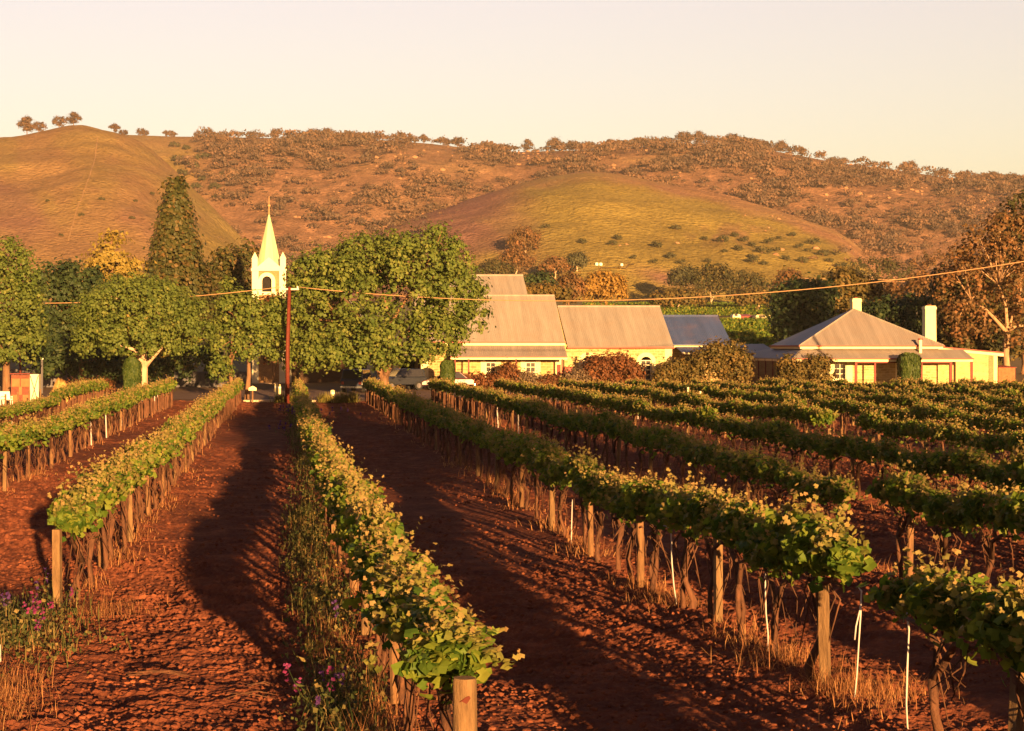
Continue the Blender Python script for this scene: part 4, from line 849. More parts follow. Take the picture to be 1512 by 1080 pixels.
# caravans and shed in the far field
def caravan(lab, u, v0, v1, w, Y, mt, cat='caravan', nm='caravan'):
    x = PX(u, Y); z0 = PZ(v1, Y); z1 = PZ(v0, Y); r = empty(nm, (x, Y, z0), lab, cat)
    W = w * Y / F; m = MB(); m.prism([(x - W/2, Y, z0 + .35), (x + W/2, Y, z0 + .35), (x + W/2, Y, z1 - .3), (x + W/2 - .3, Y, z1), (x - W/2 + .3, Y, z1), (x - W/2, Y, z1 - .3)], (0, 2.2, 0)); m.build('body', mt, r, bevel=.05)
    m = MB(); m.box(x - W*.3, Y - .03, z0 + 1.0, x + W*.1, Y - .003, z0 + 1.5); m.build('window', GLASS, r)
    for dx in (-.15, .2): m = MB(); m.tube([(x + dx * W, Y + .05, z0 + .3), (x + dx * W, Y + .25, z0 + .3)], .32, 12); m.build('wheel', TYRE, r)
caravan('white caravan parked among the far vines, next to the red shed', 1088, 464, 474, 12, 372, WHITEP)
caravan('cream caravan parked close to the dark round tree in the far field', 1127, 465, 476, 22, 370, QUOIN)
fs = empty('field_shed', (PX(1101, 374), 374, PZ(475, 374)), 'small red-brown shed between the two far caravans', 'shed')
m = MB(); m.box(PX(1093, 374), 374, PZ(476, 374) - 1, PX(1111, 374), 377, PZ(467, 374)); m.build('wall', MAROON, fs)
m = MB(); m.slab([(PX(1092, 374), 373.8, PZ(467, 374)), (PX(1112, 374), 373.8, PZ(467, 374)), (PX(1112, 374), 377.2, PZ(464, 374)), (PX(1092, 374), 377.2, PZ(464, 374))], (0, 0, .04)); m.build('roof', REDTRIM, fs)
# white water tanks on the hill
for (u, v, w, lab) in ((881, 393, 5, 'small white domed tank on the pasture hill, at the end of a short row'), (887, 393, 5, 'small white domed tank on the pasture hill, between the end tank and the lone one'), (918, 395, 4.4, 'lone small white tank on the pasture hill near the pale track')):
    p = on_hill(GH, u, v); W = w * p.y / F; r = empty('water_tank', p, lab, 'tank', None)
    m = MB(); m.tube([(0, 0, -.4), (0, 0, W * .55)], W / 2, 14); m.build('shell', WHITE, r, local=True)
    m = MB(); m.tube([(0, 0, W * .552), (0, 0, W * .68), (0, 0, W * .78)], [W / 2, W * .36, W * .08], 14); m.build('dome', WHITE, r, local=True)

# ---- church
Yk = 165.0; tx0, tx1 = PX(372, Yk), PX(422, Yk); tc = (tx0 + tx1) / 2; tw = tx1 - tx0; ty = Yk + tw / 2
church = empty('church', (tc, ty, .5), 'small church with a square brick belfry and a pale green pointed spire', 'church')
zc0, zc1 = PZ(400, Yk), PZ(393, Yk)
bw = (PX(387, Yk), PX(401, Yk), PZ(431, Yk), PZ(408, Yk))
m = MB(); i_ = .12; wall_with_holes(m, tx0 + i_, tx1 - i_, .0, zc0, Yk + i_, .3, [bw]); m.box(tx0 + i_, ty + tw/2 - .4, 0, tx1 - i_, ty + tw/2 - i_, zc0)
for x in (tx0 + i_, tx1 - i_ - .3): m.box(x, Yk + i_ + .3, 0, x + .3, ty + tw/2 - .4, zc0)
tow = m.build('belfry', BROWNBRICK, church)
m = MB(); m.box(bw[0] - .1, Yk + .55, bw[2], bw[1] + .1, Yk + .6, bw[3] + .1); m.build('louvre', DARK, tow)
m = MB()
for x in (tx0, tx1 - .62):
    for y in (Yk, ty + tw/2 - .62): m.box(x, y, 0, x + .62, y + .62, zc0)
m.each('quoin', WHITEP, church)
m = MB(); wi = .34; xm = (bw[0] + bw[1]) / 2; r0 = (bw[1] - bw[0]) / 2; zsp = bw[3] - r0
m.box(bw[0] - wi, Yk + .05, bw[2], bw[0] - .003, Yk + .118, zsp); m.box(bw[1] + .003, Yk + .05, bw[2], bw[1] + wi, Yk + .118, zsp); m.box(bw[0] - wi - .1, Yk, bw[2] - .3, bw[1] + wi + .1, Yk + .117, bw[2] - .003)
for k in range(14):
    a, b = math.pi * k / 14, math.pi * (k + 1) / 14; q = lambda r, t: (xm + r * math.cos(t), Yk + .05, zsp + r * math.sin(t)); m.prism([q(r0, a), q(r0 + wi, a), q(r0 + wi, b), q(r0, b)], (0, .068, 0))
for s in (-1, 1):
    pts = [(xm + s * r0, Yk + .121, zsp)] + [(xm + s * r0 * math.cos(math.pi/2*k/8), Yk + .121, zsp + r0 * math.sin(math.pi/2*k/8)) for k in range(1, 9)] + [(xm + s * r0, Yk + .121, bw[3])]; m.prism(pts, (0, .2, 0))
m.build('window_surround', WHITEP, tow)
m = MB(); m.box(tx0 - .08, Yk - .08, zc0 - .02, tx1 + .08, ty + tw/2 + .08, zc0 + .22); m.box(tx0 - .04, Yk - .04, PZ(455, Yk), tx1 + .04, Yk - .002, PZ(450, Yk)); m.build('cornice', WHITEP, church)
m = MB(); zg = zc0 + .225
for (a, b, d) in (((tx0 + .35, Yk + .02, zg), (tx1 - .35, Yk + .02, zg), (0, .3, 0)), ((tx0 + .35, ty + tw/2 - .32, zg), (tx1 - .35, ty + tw/2 - .32, zg), (0, .3, 0))): m.prism([a, b, (tc, a[1], zg + 1.05)], d)
for x in (tx0 + .02, tx1 - .32): m.prism([(x, Yk + .35, zg), (x, ty + tw/2 - .35, zg), (x, ty, zg + 1.05)], (.3, 0, 0))
m.build('pediment', WHITEP, church)
for x in (tx0 + .27, tx1 - .27):
    for y in (Yk + .27, ty + tw/2 - .27):
        m = MB(); h = .27; m.box(x - h, y - h, zg - .002, x + h, y + h, zg + .9); m.add([(x-h-.04,y-h-.04,zg+.901),(x+h+.04,y-h-.04,zg+.901),(x+h+.04,y+h+.04,zg+.901),(x-h-.04,y+h+.04,zg+.901),(x,y,zg+1.55)], [(0,3,2,1),(0,1,4),(1,2,4),(2,3,4),(3,0,4)]); m.build('pinnacle', WHITEP, church)
zs0, zs1 = zg + .15, PZ(313, ty); m = MB(); rb_ = tw * .40; n = 8
ring = [(tc + rb_ * math.cos(2*math.pi*(k+.5)/n), ty + rb_ * math.sin(2*math.pi*(k+.5)/n), zs0) for k in range(n)]
m.add(ring + [(tc, ty, zs1)], [tuple(range(n))[::-1]] + [(k, (k+1) % n, n) for k in range(n)]); sp = m.build('spire', SPIRE, church)
m = MB(); m.tube([(tc, ty, zs1 - .3), (tc, ty, PZ(290, ty))], [.07, .03], 6); m.build('finial_rod', WIRE, sp)
bm = bmesh.new(); bmesh.ops.create_icosphere(bm, subdivisions=2, radius=.15, matrix=Matrix.Translation(Vector((tc, ty, PZ(304, ty))) - church.location)); me = bpy.data.meshes.new('finial_ball'); bm.to_mesh(me); bm.free(); link('finial_ball', me, WIRE, sp)
nx_0, nx_1, ny0, ny1 = tx1 - .02, tx1 + 8.2, Yk + 1.2, Yk + 20; nr = (nx_0 + nx_1) / 2
m = MB(); nz, nzr = 5.2, PZ(405, Yk)
m.prism([(nx_0, ny0, 0), (nx_1, ny0, 0), (nx_1, ny0, nz), (nr, ny0, nzr), (nx_0, ny0, nz)], (0, .4, 0)); m.box(nx_0, ny0 + .402, 0, nx_0 + .4, ny1, nz); m.box(nx_1 - .4, ny0 + .402, 0, nx_1, ny1, nz); m.prism([(nx_0, ny1, 0), (nx_1, ny1, 0), (nx_1, ny1, nz), (nr, ny1, nzr), (nx_0, ny1, nz)], (0, .4, 0)); m.build('nave', SHADEBRICK, church)
m = MB()
for s in (-1, 1):
    xe = nr + s * (nr - nx_0 + .3); q = [(xe, ny0 - .1, nz - .1), (xe, ny1 + .6, nz - .1), (nr, ny1 + .6, nzr + .12), (nr, ny0 - .1, nzr + .12)]; m.slab(q if s > 0 else q[::-1], (0, 0, .06))
m.build('nave_roof', ROOFY, church)
m = MB(); m.box(nx_0 - .02, ny0 - .05, 0, nx_0 + .55, ny0 - .002, nz); m.box(nx_1 - .55, ny0 - .05, 0, nx_1 + .02, ny0 - .002, nz); m.each('nave_quoin', WHITEP, church)
m = MB(); m.box(tx0 + .2, Yk - 1.6, -.1, tx1 - .2, Yk - .01, .62); m.build('front_step', KERB, church)

# ---- fences
def fence(name, lab, x0, x1, Y, h, step=2.4, mt=GREYFENCE):
    r = empty(name, ((x0 + x1) / 2, Y, float(gz(0, Y))), lab, 'fence'); z = float(gz(0, Y)) - .05
    m = MB(); n = int((x1 - x0) / .1)
    for k in range(n): a = x0 + (x1 - x0) * k / n; b = x0 + (x1 - x0) * (k + 1) / n; d = .03 if k % 2 else 0; m.box(a, Y + d, z, b, Y + d + .012, z + h)
    m.build('sheet', mt, r)
    for k in range(int((x1 - x0) / step) + 1): m = MB(); x = x0 + step * k; m.box(x - .05, Y + .06, z - .2, x + .05, Y + .16, z + h + .06); m.build('fence_post', mt, r)
    m = MB(); m.box(x0, Y + .05, z + h, x1, Y + .062, z + h + .05); m.build('rail', mt, r)
fence('sheet_fence', 'grey corrugated fence between the dome-shaped tree and the church', PX(238, 152), PX(368, 152), 152, 1.35)
fence('sheet_fence', 'grey corrugated fence in deep shade behind the red-brown stall', PX(-90, 152), PX(150, 152), 152, 1.55)
# carport in the shade beside the verandah building
cp = empty('carport', (PX(594, 156), 156, GF), 'dark open carport in the shade next to the verandah building', 'carport')
m = MB(); m.slab([(PX(560, 156), 153.5, 3.3), (PX(620, 156), 153.5, 3.3), (PX(620, 156), 160, 3.6), (PX(560, 156), 160, 3.6)], (0, 0, .06)); m.build('roof', ROOF2, cp)
for u in (562, 590, 618): m = MB(); m.box(PX(u, 154) - .06, 153.7, GF - .4, PX(u, 154) + .06, 153.82, 3.24); m.build('carport_post', MAROON, cp)
m = MB(); m.box(PX(560, 156), 159.8, GF - .3, PX(620, 156), 160, 3.2); m.build('wall', DARK, cp)  # near-black back wall paints the shade inside the carport

# ------------------------------------------------------------------ vehicles
def vehicle(name, lab, cat, X, Y, rz, paint, L=4.4, W=1.75, H=1.5, suv=False, bands=False):
    g = float(gz(X, Y)); r = empty(name, (X, Y, g), lab, cat, rz=rz); hw = W / 2
    if suv: prof = [(-L/2, .45), (-L/2, 1.0), (-L*.47, 1.08), (L*.20, 1.08), (L*.46, .98), (L/2, .85), (L/2, .42)]; cab = [(-L*.475, 1.07), (-L*.44, H), (L*.08, H), (L*.22, 1.07)]
    else: prof = [(-L/2, .4), (-L/2, .82), (-L*.46, .92), (L*.18, .92), (L*.45, .78), (L/2, .65), (L/2, .36)]; cab = [(-L*.40, .91), (-L*.24, H), (L*.06, H), (L*.24, .91)]
    m = MB(); m.prism([(x, -hw, z) for x, z in prof], (0, W, 0)); b = m.build('body', paint, r, local=True, bevel=.06)
    m = MB(); hi = hw * .86; (a, b_, c, d) = cab
    m.hexa([(a[0], -hw*.97, a[1]), (d[0], -hw*.97, d[1]), (d[0], hw*.97, d[1]), (a[0], hw*.97, a[1]), (b_[0], -hi, b_[1]), (c[0], -hi, c[1]), (c[0], hi, c[1]), (b_[0], hi, b_[1])]); m.build('cabin', paint, r, local=True, bevel=.05)
    def panel(p, q, s, t, k=.84):
        c0 = (Vector(p) + Vector(q) + Vector(s) + Vector(t)) / 4; n = (Vector(q) - Vector(p)).cross(Vector(t) - Vector(p)).normalized()
        if n.dot(c0 - Vector((0, 0, 1.1))) < 0: n = -n
        m = MB(); m.slab([c0 + (Vector(x) - c0) * k + n * .02 for x in (p, q, s, t)], n * .015); m.build('window', GLASS, r, local=True)
    panel((d[0], -hw*.97, d[1]), (d[0], hw*.97, d[1]), (c[0], hi, c[1]), (c[0], -hi, c[1])); panel((a[0], -hw*.97, a[1]), (a[0], hw*.97, a[1]), (b_[0], hi, b_[1]), (b_[0], -hi, b_[1]))
    for s in (-1, 1):
        panel((a[0], s*hw*.97, a[1]), (d[0], s*hw*.97, d[1]), (c[0], s*hi, c[1]), (b_[0], s*hi, b_[1]))
    for sx in (-L*.31, L*.31):
        for s in (-1, 1):
            R_ = .36 if suv else .31; m = MB(); m.tube([(sx, s*(hw - .18), R_), (sx, s*(hw + .03), R_)], R_, 18); w = m.build('wheel', TYRE, r, local=True)
            m = MB(); m.tube([(sx, s*(hw + .031), R_), (sx, s*(hw + .045), R_)], R_*.58, 14); m.build('rim', GREYFENCE, w, local=True)
    for s in (-1, 1):
        m = MB(); m.box(L/2 - .03, s*hw*.72 - .14, .62, L/2 + .015, s*hw*.72 + .14, .76); m.build('headlight', CHROME, r, local=True)
        m = MB(); m.box(-L/2 - .015, s*hw*.78 - .1, .66, -L/2 + .03, s*hw*.78 + .1, .88); m.build('tail_light', REDTRIM, r, local=True)
    m = MB(); m.box(-L/2 - .08, -hw*.96, .36, -L/2 - .004, hw*.96, .52); m.build('bumper', CHROME, r, local=True)
    return r
NAVY = m_plain('dark_blue_paint', (.03, .035, .06), .25, .05, spec=.5); GREYP = m_plain('shaded_grey_blue_paint', (.018, .02, .03), .3, .05, spec=.5); WINE = m_plain('wine_paint', (.09, .018, .018), .25, .05, spec=.5)  # grey car's paint is darkened to stand in for shade
vehicle('parked_car', 'dark blue off-road wagon parked under the big spreading tree', 'car', PX(530, 143), 143, R(72), NAVY, 4.5, 1.85, 1.85, True)
vehicle('parked_car', 'shade-darkened grey off-road car parked at the dark carport behind the tree trunk', 'car', PX(592, 146.5), 146.5, R(200), GREYP, 4.0, 1.75, 1.75, True)
vehicle('parked_car', 'wine-red car parked behind the clipped cypress by the verandah', 'car', PX(660, 147.0), 147.0, R(180), WINE, 4.4, 1.75, 1.5)

# ------------------------------------------------------------------ pole and wires
Yp = 126.6; pg = float(gz(0, Yp))
def pole(x, y, ztop, lab):
    r = empty('power_pole', (x, y, float(gz(x, y))), lab, 'pole'); z = float(gz(x, y))
    m = MB(); m.tube([(x - .05, y, z - .3), (x, y, ztop * .5), (x + .12, y, ztop)], [.17, .15, .12], 10); m.build('shaft', RUST, r, smooth=True)
    m = MB(); m.box(x - .55, y - .05, ztop - .22, x + .8, y + .05, ztop - .10); m.build('crossarm', WHITEP, r)
    for dx in (-.45, .7): m = MB(); m.tube([(x + dx, y, ztop - .098), (x + dx, y, ztop + .02), (x + dx, y, ztop + .06)], [.05, .07, .03], 8); m.build('insulator', WHITE, r)
pz = PZ(424, Yp); px_ = PX(425, Yp)
pole(px_, Yp, pz, 'rust-red power pole standing in front of the church at the kerb')
p2 = Vector((52.0, 110.0, 10.26)); pole(p2.x, p2.y, p2.z, 'rust-red power pole beyond the edge of the view, carrying the sagging wire')
def wire(name, a, b, sag, r, lab):
    m = MB(); pts = []
    for k in range(41): t = k / 40; p = a.lerp(b, t); p.z -= 4 * sag * t * (1 - t); pts.append(p)
    m.tube(pts, r, 6); tag(m.build(name, WIRE, smooth=True, at=a), lab, 'wire')
wire('power_wire', Vector((px_ + .7, Yp, pz)), p2 + Vector((-.45, 0, 0)), 2.03, .03, 'sagging orange-lit wire strung across the buildings and hill')
wire('power_wire', Vector((px_ - .45, Yp, pz)), P(-60, 446, 137), .5, .03, 'slack wire running over the dome-shaped tree')
pA = P(30, 401, 150)
r = empty('power_pole', (pA.x, pA.y, float(gz(0, 150))), 'distant pole with two crossarms showing just over the edge tree', 'pole')
m = MB(); m.tube([(pA.x, pA.y, .3), (pA.x, pA.y, PZ(408, 150))], .1, 8); m.build('shaft', RUST, r)
m = MB(); m.box(pA.x - .9, pA.y - .06, PZ(416, 150), pA.x + .9, pA.y + .06, PZ(414, 150)); m.build('crossarm', RUST, r)
wire('power_wire', P(1180, 411, 420), P(1440, 411, 420), .3, .06, 'thin upper wire far behind the pyramid-roofed house')
wire('power_wire', P(1180, 415, 420), P(1440, 414, 420), .3, .06, 'thin lower wire far behind the pyramid-roofed house')

# ------------------------------------------------------------------ things by the road
def stall():
    Y = 122.0; g = float(gz(0, Y)); x0, x1, xe = PX(16, Y), PX(44, Y), PX(56, Y); z1 = PZ(553, Y)
    r = empty('roadside_stall', ((x0 + x1) / 2, Y, g), 'red-brown planked stall box with a white X-braced end, beside the straw heap', 'stall')
    m = MB(); m.box(x0, Y + .1, g - .1, x1, Y + 1.4, z1 - .05); m.build('body', PLANK, r)
    w = (x1 - x0); h = z1 - g
    m = MB()
    for (a, b, c, d) in ((.04, .47, .60, .86), (.53, .96, .60, .86), (.04, .38, .10, .34), (.62, .96, .10, .34), (.42, .58, .34, .60)): m.box(x0 + a*w, Y + .04, g + c*h, x0 + b*w, Y + .098, g + d*h)
    m.build('plank_panel', m_plain('ochre_plank', (.30, .12, .045), .7, .2), r)
    e = MB(); e.hexa([(x1 + .01, Y, g - .1), (xe, Y + .35, g - .1), (xe, Y + 1.5, g - .1), (x1 + .01, Y + 1.42, g - .1), (x1 + .01, Y, z1), (xe, Y + .35, z1), (xe, Y + 1.5, z1), (x1 + .01, Y + 1.42, z1)]); ep = e.build('end_panel', WHITEP, r)
    m = MB(); A, B, C, D = Vector((x1 + .03, Y - .02, g + .1)), Vector((xe - .02, Y + .32, z1 - .08)), Vector((x1 + .03, Y - .02, z1 - .08)), Vector((xe - .02, Y + .32, g + .1)); m.tube([A, B], .025, 5); m.tube([C, D + Vector((0, -.02, 0))], .025, 5); m.build('brace', DARK, ep)
    m = MB(); m.box(x0 - .08, Y - .05, z1 + .002, x1, Y + 1.5, z1 + .07); m.build('lid', MAROON, r)
stall()
def chair(u, Y, rz, lab):
    g = float(gz(0, Y)); r = empty('garden_chair', (PX(u, Y), Y, g), lab, 'chair', rz=rz)
    m = MB(); m.box(-.25, -.25, .40, .25, .24, .45); m.build('seat', WHITE, r, local=True, bevel=.015)
    m = MB(); m.hexa([(-.25,.245,.4),(.25,.245,.4),(.25,.30,.4),(-.25,.30,.4),(-.22,.36,.98),(.22,.36,.98),(.22,.41,.98),(-.22,.41,.98)]); m.build('backrest', WHITE, r, local=True, bevel=.02)
    for sx in (-.22, .22):
        for sy in (-.22, .22): m = MB(); m.tube([(sx*1.1, sy*1.15, 0), (sx, sy, .41)], [.025, .035], 6); m.build('leg', WHITE, r, local=True)
        m = MB(); m.box(sx - .04, -.2, .62, sx + .04, .28, .66); m.tube([(sx, -.18, .44), (sx, -.18, .63)], .025, 6); m.build('armrest', WHITE, r, local=True)
chair(12, 121.2, R(25), 'white plastic garden chair right beside the red-brown stall'); chair(-2, 121.6, R(-10), 'white plastic garden chair at the very edge of the picture')
def heap():
    Y = 122.5; m = MB(); n = 22; k = 44; vs = []; x = PX(88, Y); g = float(gz(0, Y)) - .05
    V = []; 
    for i in range(n + 1):
        t = i / n; 
        for j in range(k):
            a = 2 * math.pi * j / k; rr = t; h = 1.75 * (1 - t ** 1.7); X = 1.4 * rr * math.cos(a); Yv = 1.0 * rr * math.sin(a)
            if X < 0: h *= .78 + .3 * math.cos(X * 3.4)
            nz = float(fbm(np.array(X * 3.), np.array(Yv * 3.), 5, 3)); V.append((X, Yv, max(0, h + .25 * nz * (1 - t * .7)) - .02))
    Fc = [(i*k + j, i*k + (j+1) % k, (i+1)*k + (j+1) % k, (i+1)*k + j) for i in range(n) for j in range(k)]
    r = empty('straw_heap', (x, Y, g), 'golden heap of straw lying beside the stall at the row ends', 'straw heap')
    me = npmesh('mound', np.array(V), np.array(Fc), True); link('mound', me, STRAW, r)
    C = np.array(V)[rng.integers(0, len(V), 1600)]; g_ = grass(C, rng.uniform(.1, .28, 1600), .012, 1.6); link('loose_straw', npmesh('loose_straw', g_[0], g_[1], False, g_[2]), m_leaf('straw_blade', [(0, (.40, .22, .07)), (1, (.62, .38, .13))], .2), r)
heap()
def bollard(u, v0, v1, Y, lab, w=.12):
    x = PX(u, Y); g = float(gz(0, Y)); r = empty('bollard', (x, Y, g), lab, 'post'); m = MB(); m.tube([(x, Y, g - .1), (x, Y, PZ(v0, Y) - .05), (x, Y, PZ(v0, Y))], [w, w, w * .6], 10); m.build('shaft', QUOIN, r)
    m = MB(); m.tube([(x, Y, PZ(v0, Y) - .3), (x, Y, PZ(v0, Y) - .18)], w * 1.06, 10); m.build('band', WHITE, r)
bollard(491, 576, 592, 127.6, 'stout cream bollard among the strappy plants at the kerb', .16); bollard(408, 567, 584, 131, 'thin white post by the kerb, close to the power pole'); bollard(413, 568, 578, 139, 'short white post across the road behind the power pole', .1)
lp = empty('light_pole', (PX(62, 140), 140, float(gz(0, 140))), 'thin grey pole standing behind the straw heap', 'pole'); m = MB(); m.tube([(PX(62, 140), 140, 0), (PX(62, 140), 140, PZ(531, 140))], .09, 8); m.build('shaft', GREYFENCE, lp); m = MB(); m.tube([(PX(62, 140), 140, PZ(531, 140)), (PX(62, 140), 140, PZ(529, 140))], .12, 8); m.build('cap', WHITE, lp)
Y = 127.4; x = PX(373, Y); g = float(gz(0, Y)); r = empty('letter_box', (x, Y, g), 'ochre box on a short post by the kerb at the row end', 'letterbox')
m = MB(); m.box(x - .05, Y - .05, g - .1, x + .05, Y + .05, PZ(577, Y)); m.build('post', POST, r); m = MB(); m.prism([(x - .28, Y - .2, PZ(577, Y)), (x + .28, Y - .2, PZ(577, Y)), (x + .28, Y - .2, PZ(573, Y)), (x, Y - .2, PZ(570, Y)), (x - .28, Y - .2, PZ(573, Y))], (0, .4, 0)); m.build('box', CREAM, r)
# strappy plants along the kerb
def strap_plant(u, Y, h, lab, grp):
    x = PX(u, Y); g = float(gz(0, Y)); r = empty('strappy_plant', (x, Y, g), lab, 'plant', grp)
    C = np.zeros((110, 3)); C[:, :2] = rng.normal(0, .16, (110, 2)); q = grass(C, rng.uniform(.5, 1, 110) * h, .06, .95); link('foliage', npmesh('foliage', q[0], q[1], False, q[2]), m_strap, r)
m_strap = m_leaf('strap_leaf', [(0, (.10, .11, .02)), (1, (.32, .25, .07))], .35)
for u in (411, 418, 430, 438, 476, 484, 499, 507, 515, 522): strap_plant(u, 127.3 + random.uniform(-.3, .5), random.uniform(.8, 1.05), 'yellow-green strap-leaved plant growing along the kerb bed', 'strap-leaved plants along the kerb')

# ------------------------------------------------------------------ garden bushes and clipped cypresses
def cypress(u, Y, v0, v1, hw, lab):
    X = PX(u, Y); g = float(gz(X, Y)) - .05; r = empty('columnar_cypress', (X, Y, g), lab, 'shrub'); H = PZ(v0, Y) - g; W = hw * Y / F; n = 5200
    t = rng.random(n); a = rng.random(n) * 6.283; prof = (1 - .12 * (1 - t) ** 2) * np.where(t > .9, 1 - ((t - .9) / .1) ** 2 * .45, 1); rr = W * prof * np.sqrt(rng.uniform(.55, 1.06, n)) * (1 + .07 * np.sin(a * 5 + 2 * t))
    C = np.stack([rr * np.cos(a), rr * np.sin(a), .05 + t * (H - .15) * (1 + .05 * vnoise(a * 2, t * 0, 9))], 1); N = np.stack([np.cos(a), np.sin(a), 0 * a + .2], 1) + rng.normal(size=(n, 3)) * .35
    L = leaves(C, N, rng.uniform(.2, .34, n), (BLADE[0] * np.array([2.2, 1, 1]), BLADE[1]), (0.02, 0.03, 1), None); link('foliage', npmesh('foliage', L[0], L[1], False, L[2]), G_CYP, r)
    m = MB(); m.tube([(0, 0, -.1), (0, 0, H * .8)], [.1, .04], 8); m.build('trunk', BARK, r, local=True)
cypress(195, 123.2, 530, 586, 13, 'clipped columnar cypress in front of the dome-shaped tree trunk')
cypress(660.5, 145.2, 533, 575, 10.5, 'clipped columnar cypress before the verandah building')
cypress(1342.5, 146.3, 522, 572, 16, 'widest clipped columnar cypress, before the pyramid-roofed house')
def gb(name, lab, u, Y, lst, mat, **kw): return bush(name, lab, PX(u, Y), Y, ell_list(PX(u, Y), Y, lst), mat, **kw)
gb('shrub', 'reddish round shrub covering the first arched window', 903, 149, [(905, 548, 30, 26, 0), (878, 552, 20, 22, 0), (930, 552, 17, 20, 0)], G_RED, ncl=260, clr=.5, nl=20, size=.2)
gb('shrub', 'greyish low shrub beside the red metal box', 850, 148, [(850, 562, 18, 14, 0)], G_GREY, ncl=90, clr=.4, nl=18, size=.18)
gb('shrub', 'round green-brown shrub between the arched hall and the blue-roofed wing', 995, 148, [(993, 553, 20, 20, 0), (1008, 548, 12, 16, 0), (975, 562, 12, 12, 0)], G_OLIVE, ncl=190, clr=.45, nl=20, size=.19)
gb('shrub', 'tall olive-brown shrub mass in front of the blue-roofed wing', 1058, 147.5, [(1045, 545, 26, 30, 0), (1080, 540, 24, 34, 0), (1060, 525, 18, 18, 0), (1095, 555, 14, 20, 0), (1022, 555, 14, 18, 0)], G_OLIVE, ncl=420, clr=.5, nl=20, size=.2)
gb('climbing_vine', 'orange-brown creeper smothering the verandah end of the pyramid-roofed house', 1190, 147.6, [(1190, 556, 34, 20, 0), (1165, 542, 18, 16, 0), (1205, 540, 22, 14, 0), (1180, 566, 38, 10, -.3)], G_OLIVE, ncl=330, clr=.4, nl=20, size=.18, cat='creeper')
gb('shrub', 'reddish shrub under the verandah between the two square windows', 752, 148.8, [(752, 556, 14, 18, 0), (735, 564, 14, 12, 0)], G_RED, ncl=120, clr=.4, nl=18, size=.17)
gb('shrub', 'ruddy low shrub by the parked wine-red car', 704, 148.8, [(700, 566, 20, 12, 0), (718, 564, 14, 10, 0)], G_RED, ncl=110, clr=.4, nl=18, size=.17)
gb('shrub', 'grey-brown shrub in front of the second square window', 785, 148.6, [(785, 566, 18, 14, 0), (772, 562, 12, 12, 0)], G_GREY, ncl=110, clr=.4, nl=18, size=.17)
gb('shrub', 'low ruddy shrub at the last verandah post by the red box', 812, 148.7, [(812, 568, 18, 12, 0)], G_RED, ncl=90, clr=.4, nl=18, size=.17)
gb('shrub', 'dark green bush at the stall end of the farthest vine row', 140, 126, [(140, 572, 30, 10, 0), (110, 575, 20, 8, 0)], G_RED, ncl=110, clr=.4, nl=16, size=.16)

# far vineyard behind the buildings: leafy rows seen as strips
def far_rows():
    parts = []
    for (v, Y, u0, u1) in [(516, 222, 985, 1175), (500, 262, 985, 1160), (489, 292, 985, 1160), (459, 430, 900, 1290), (453, 455, 880, 1450), (447, 485, 860, 1480), (481, 318, 985, 1160), (476, 340, 985, 1150), (508, 240, 985, 1170), (463, 405, 960, 1240)]:
        z = float(gz(0, Y)); n = int((u1 - u0) * 9); X = PX(rng.uniform(u0, u1, n), Y); g = z
        C = np.stack([X, Y + rng.normal(0, .5, n), g + rng.uniform(.5, 1.7, n)], 1); N = rng.normal(size=(n, 3)) + np.array([0, -.6, .6]); L = leaves(C, N, rng.uniform(.35, .6, n)); parts.append(L)
    V, Fc, T, M = joinleaves(parts); tag(link('far_vineyard_rows', npmesh('far_vineyard_rows', V, Fc, False, T), VINE), kind='stuff')
far_rows()

# ------------------------------------------------------------------ the vineyard
def vine_leaf_parts(L, nleaf, nshoot, size, shape, sd):
    """canopy of one vine along y: hedge of leaves with upright young shoots"""
    r = np.random.default_rng(sd); parts = []
    n = nleaf; y = r.uniform(-.5, .5, n) * L; a = r.uniform(0, 2 * np.pi, n); q = np.sqrt(r.uniform(.25, 1.05, n)); lump = 1 + .32 * np.sin(y * 5.1 + sd) + .22 * np.sin(y * 11 + 2 * sd + 2 * a) + .12 * np.sin(y * 23 + sd + 3 * a)
    endf = np.clip((.5 * L + .08 - np.abs(y)) / .30, .3, 1)
    X = np.cos(a) * (.235 + .06 * np.sin(y * 7.3 + sd)) * q * lump * endf; Z = 1.44 + .07 * np.sin(y * 3.1 + sd * 2) + np.sin(a) * .185 * lump * q * endf - .26 * (r.random(n) < .07) * r.random(n)
    N = np.stack([.8 * np.cos(a), .5 * r.normal(size=n) - .25 * np.sign(r.normal(size=n)), np.sin(a) + .35], 1) + r.normal(size=(n, 3)) * .75
    parts.append(leaves(np.stack([X, y, Z], 1), N, size * r.uniform(.65, 1.25, n), shape, None, r.random(n) * .9) + (0,))
    if nshoot:
        sy = r.uniform(-.5, .5, nshoot) * L; sx = r.normal(0, .17, nshoot); h = r.uniform(.08, .32, nshoot) * np.where(r.random(nshoot) < .12, 1.7, 1); k = 7
        t = np.linspace(0, 1, k)[None]; b = r.normal(0, .10, (nshoot, 2)); zt = 1.58 + .06 * np.sin(sy * 5.1 + sd) - .6 * np.abs(sx)
        C = np.stack([sx[:, None] + b[:, :1] * t, sy[:, None] + b[:, 1:] * t, zt[:, None] + h[:, None] * t], 2).reshape(-1, 3) + r.normal(0, .02, (nshoot * k, 3))
        N = r.normal(size=(len(C), 3)) + np.array([0, 0, .6]); sz = np.repeat(size * .72, len(C)) * (1.15 - .6 * np.tile(t[0], nshoot)) * r.uniform(.7, 1.2, len(C))
        parts.append(leaves(C, N, sz, shape, None, np.clip(np.tile(t[0], nshoot) * .8 + .2 * r.random(len(C)), 0, 1)) + (1,))
    return parts
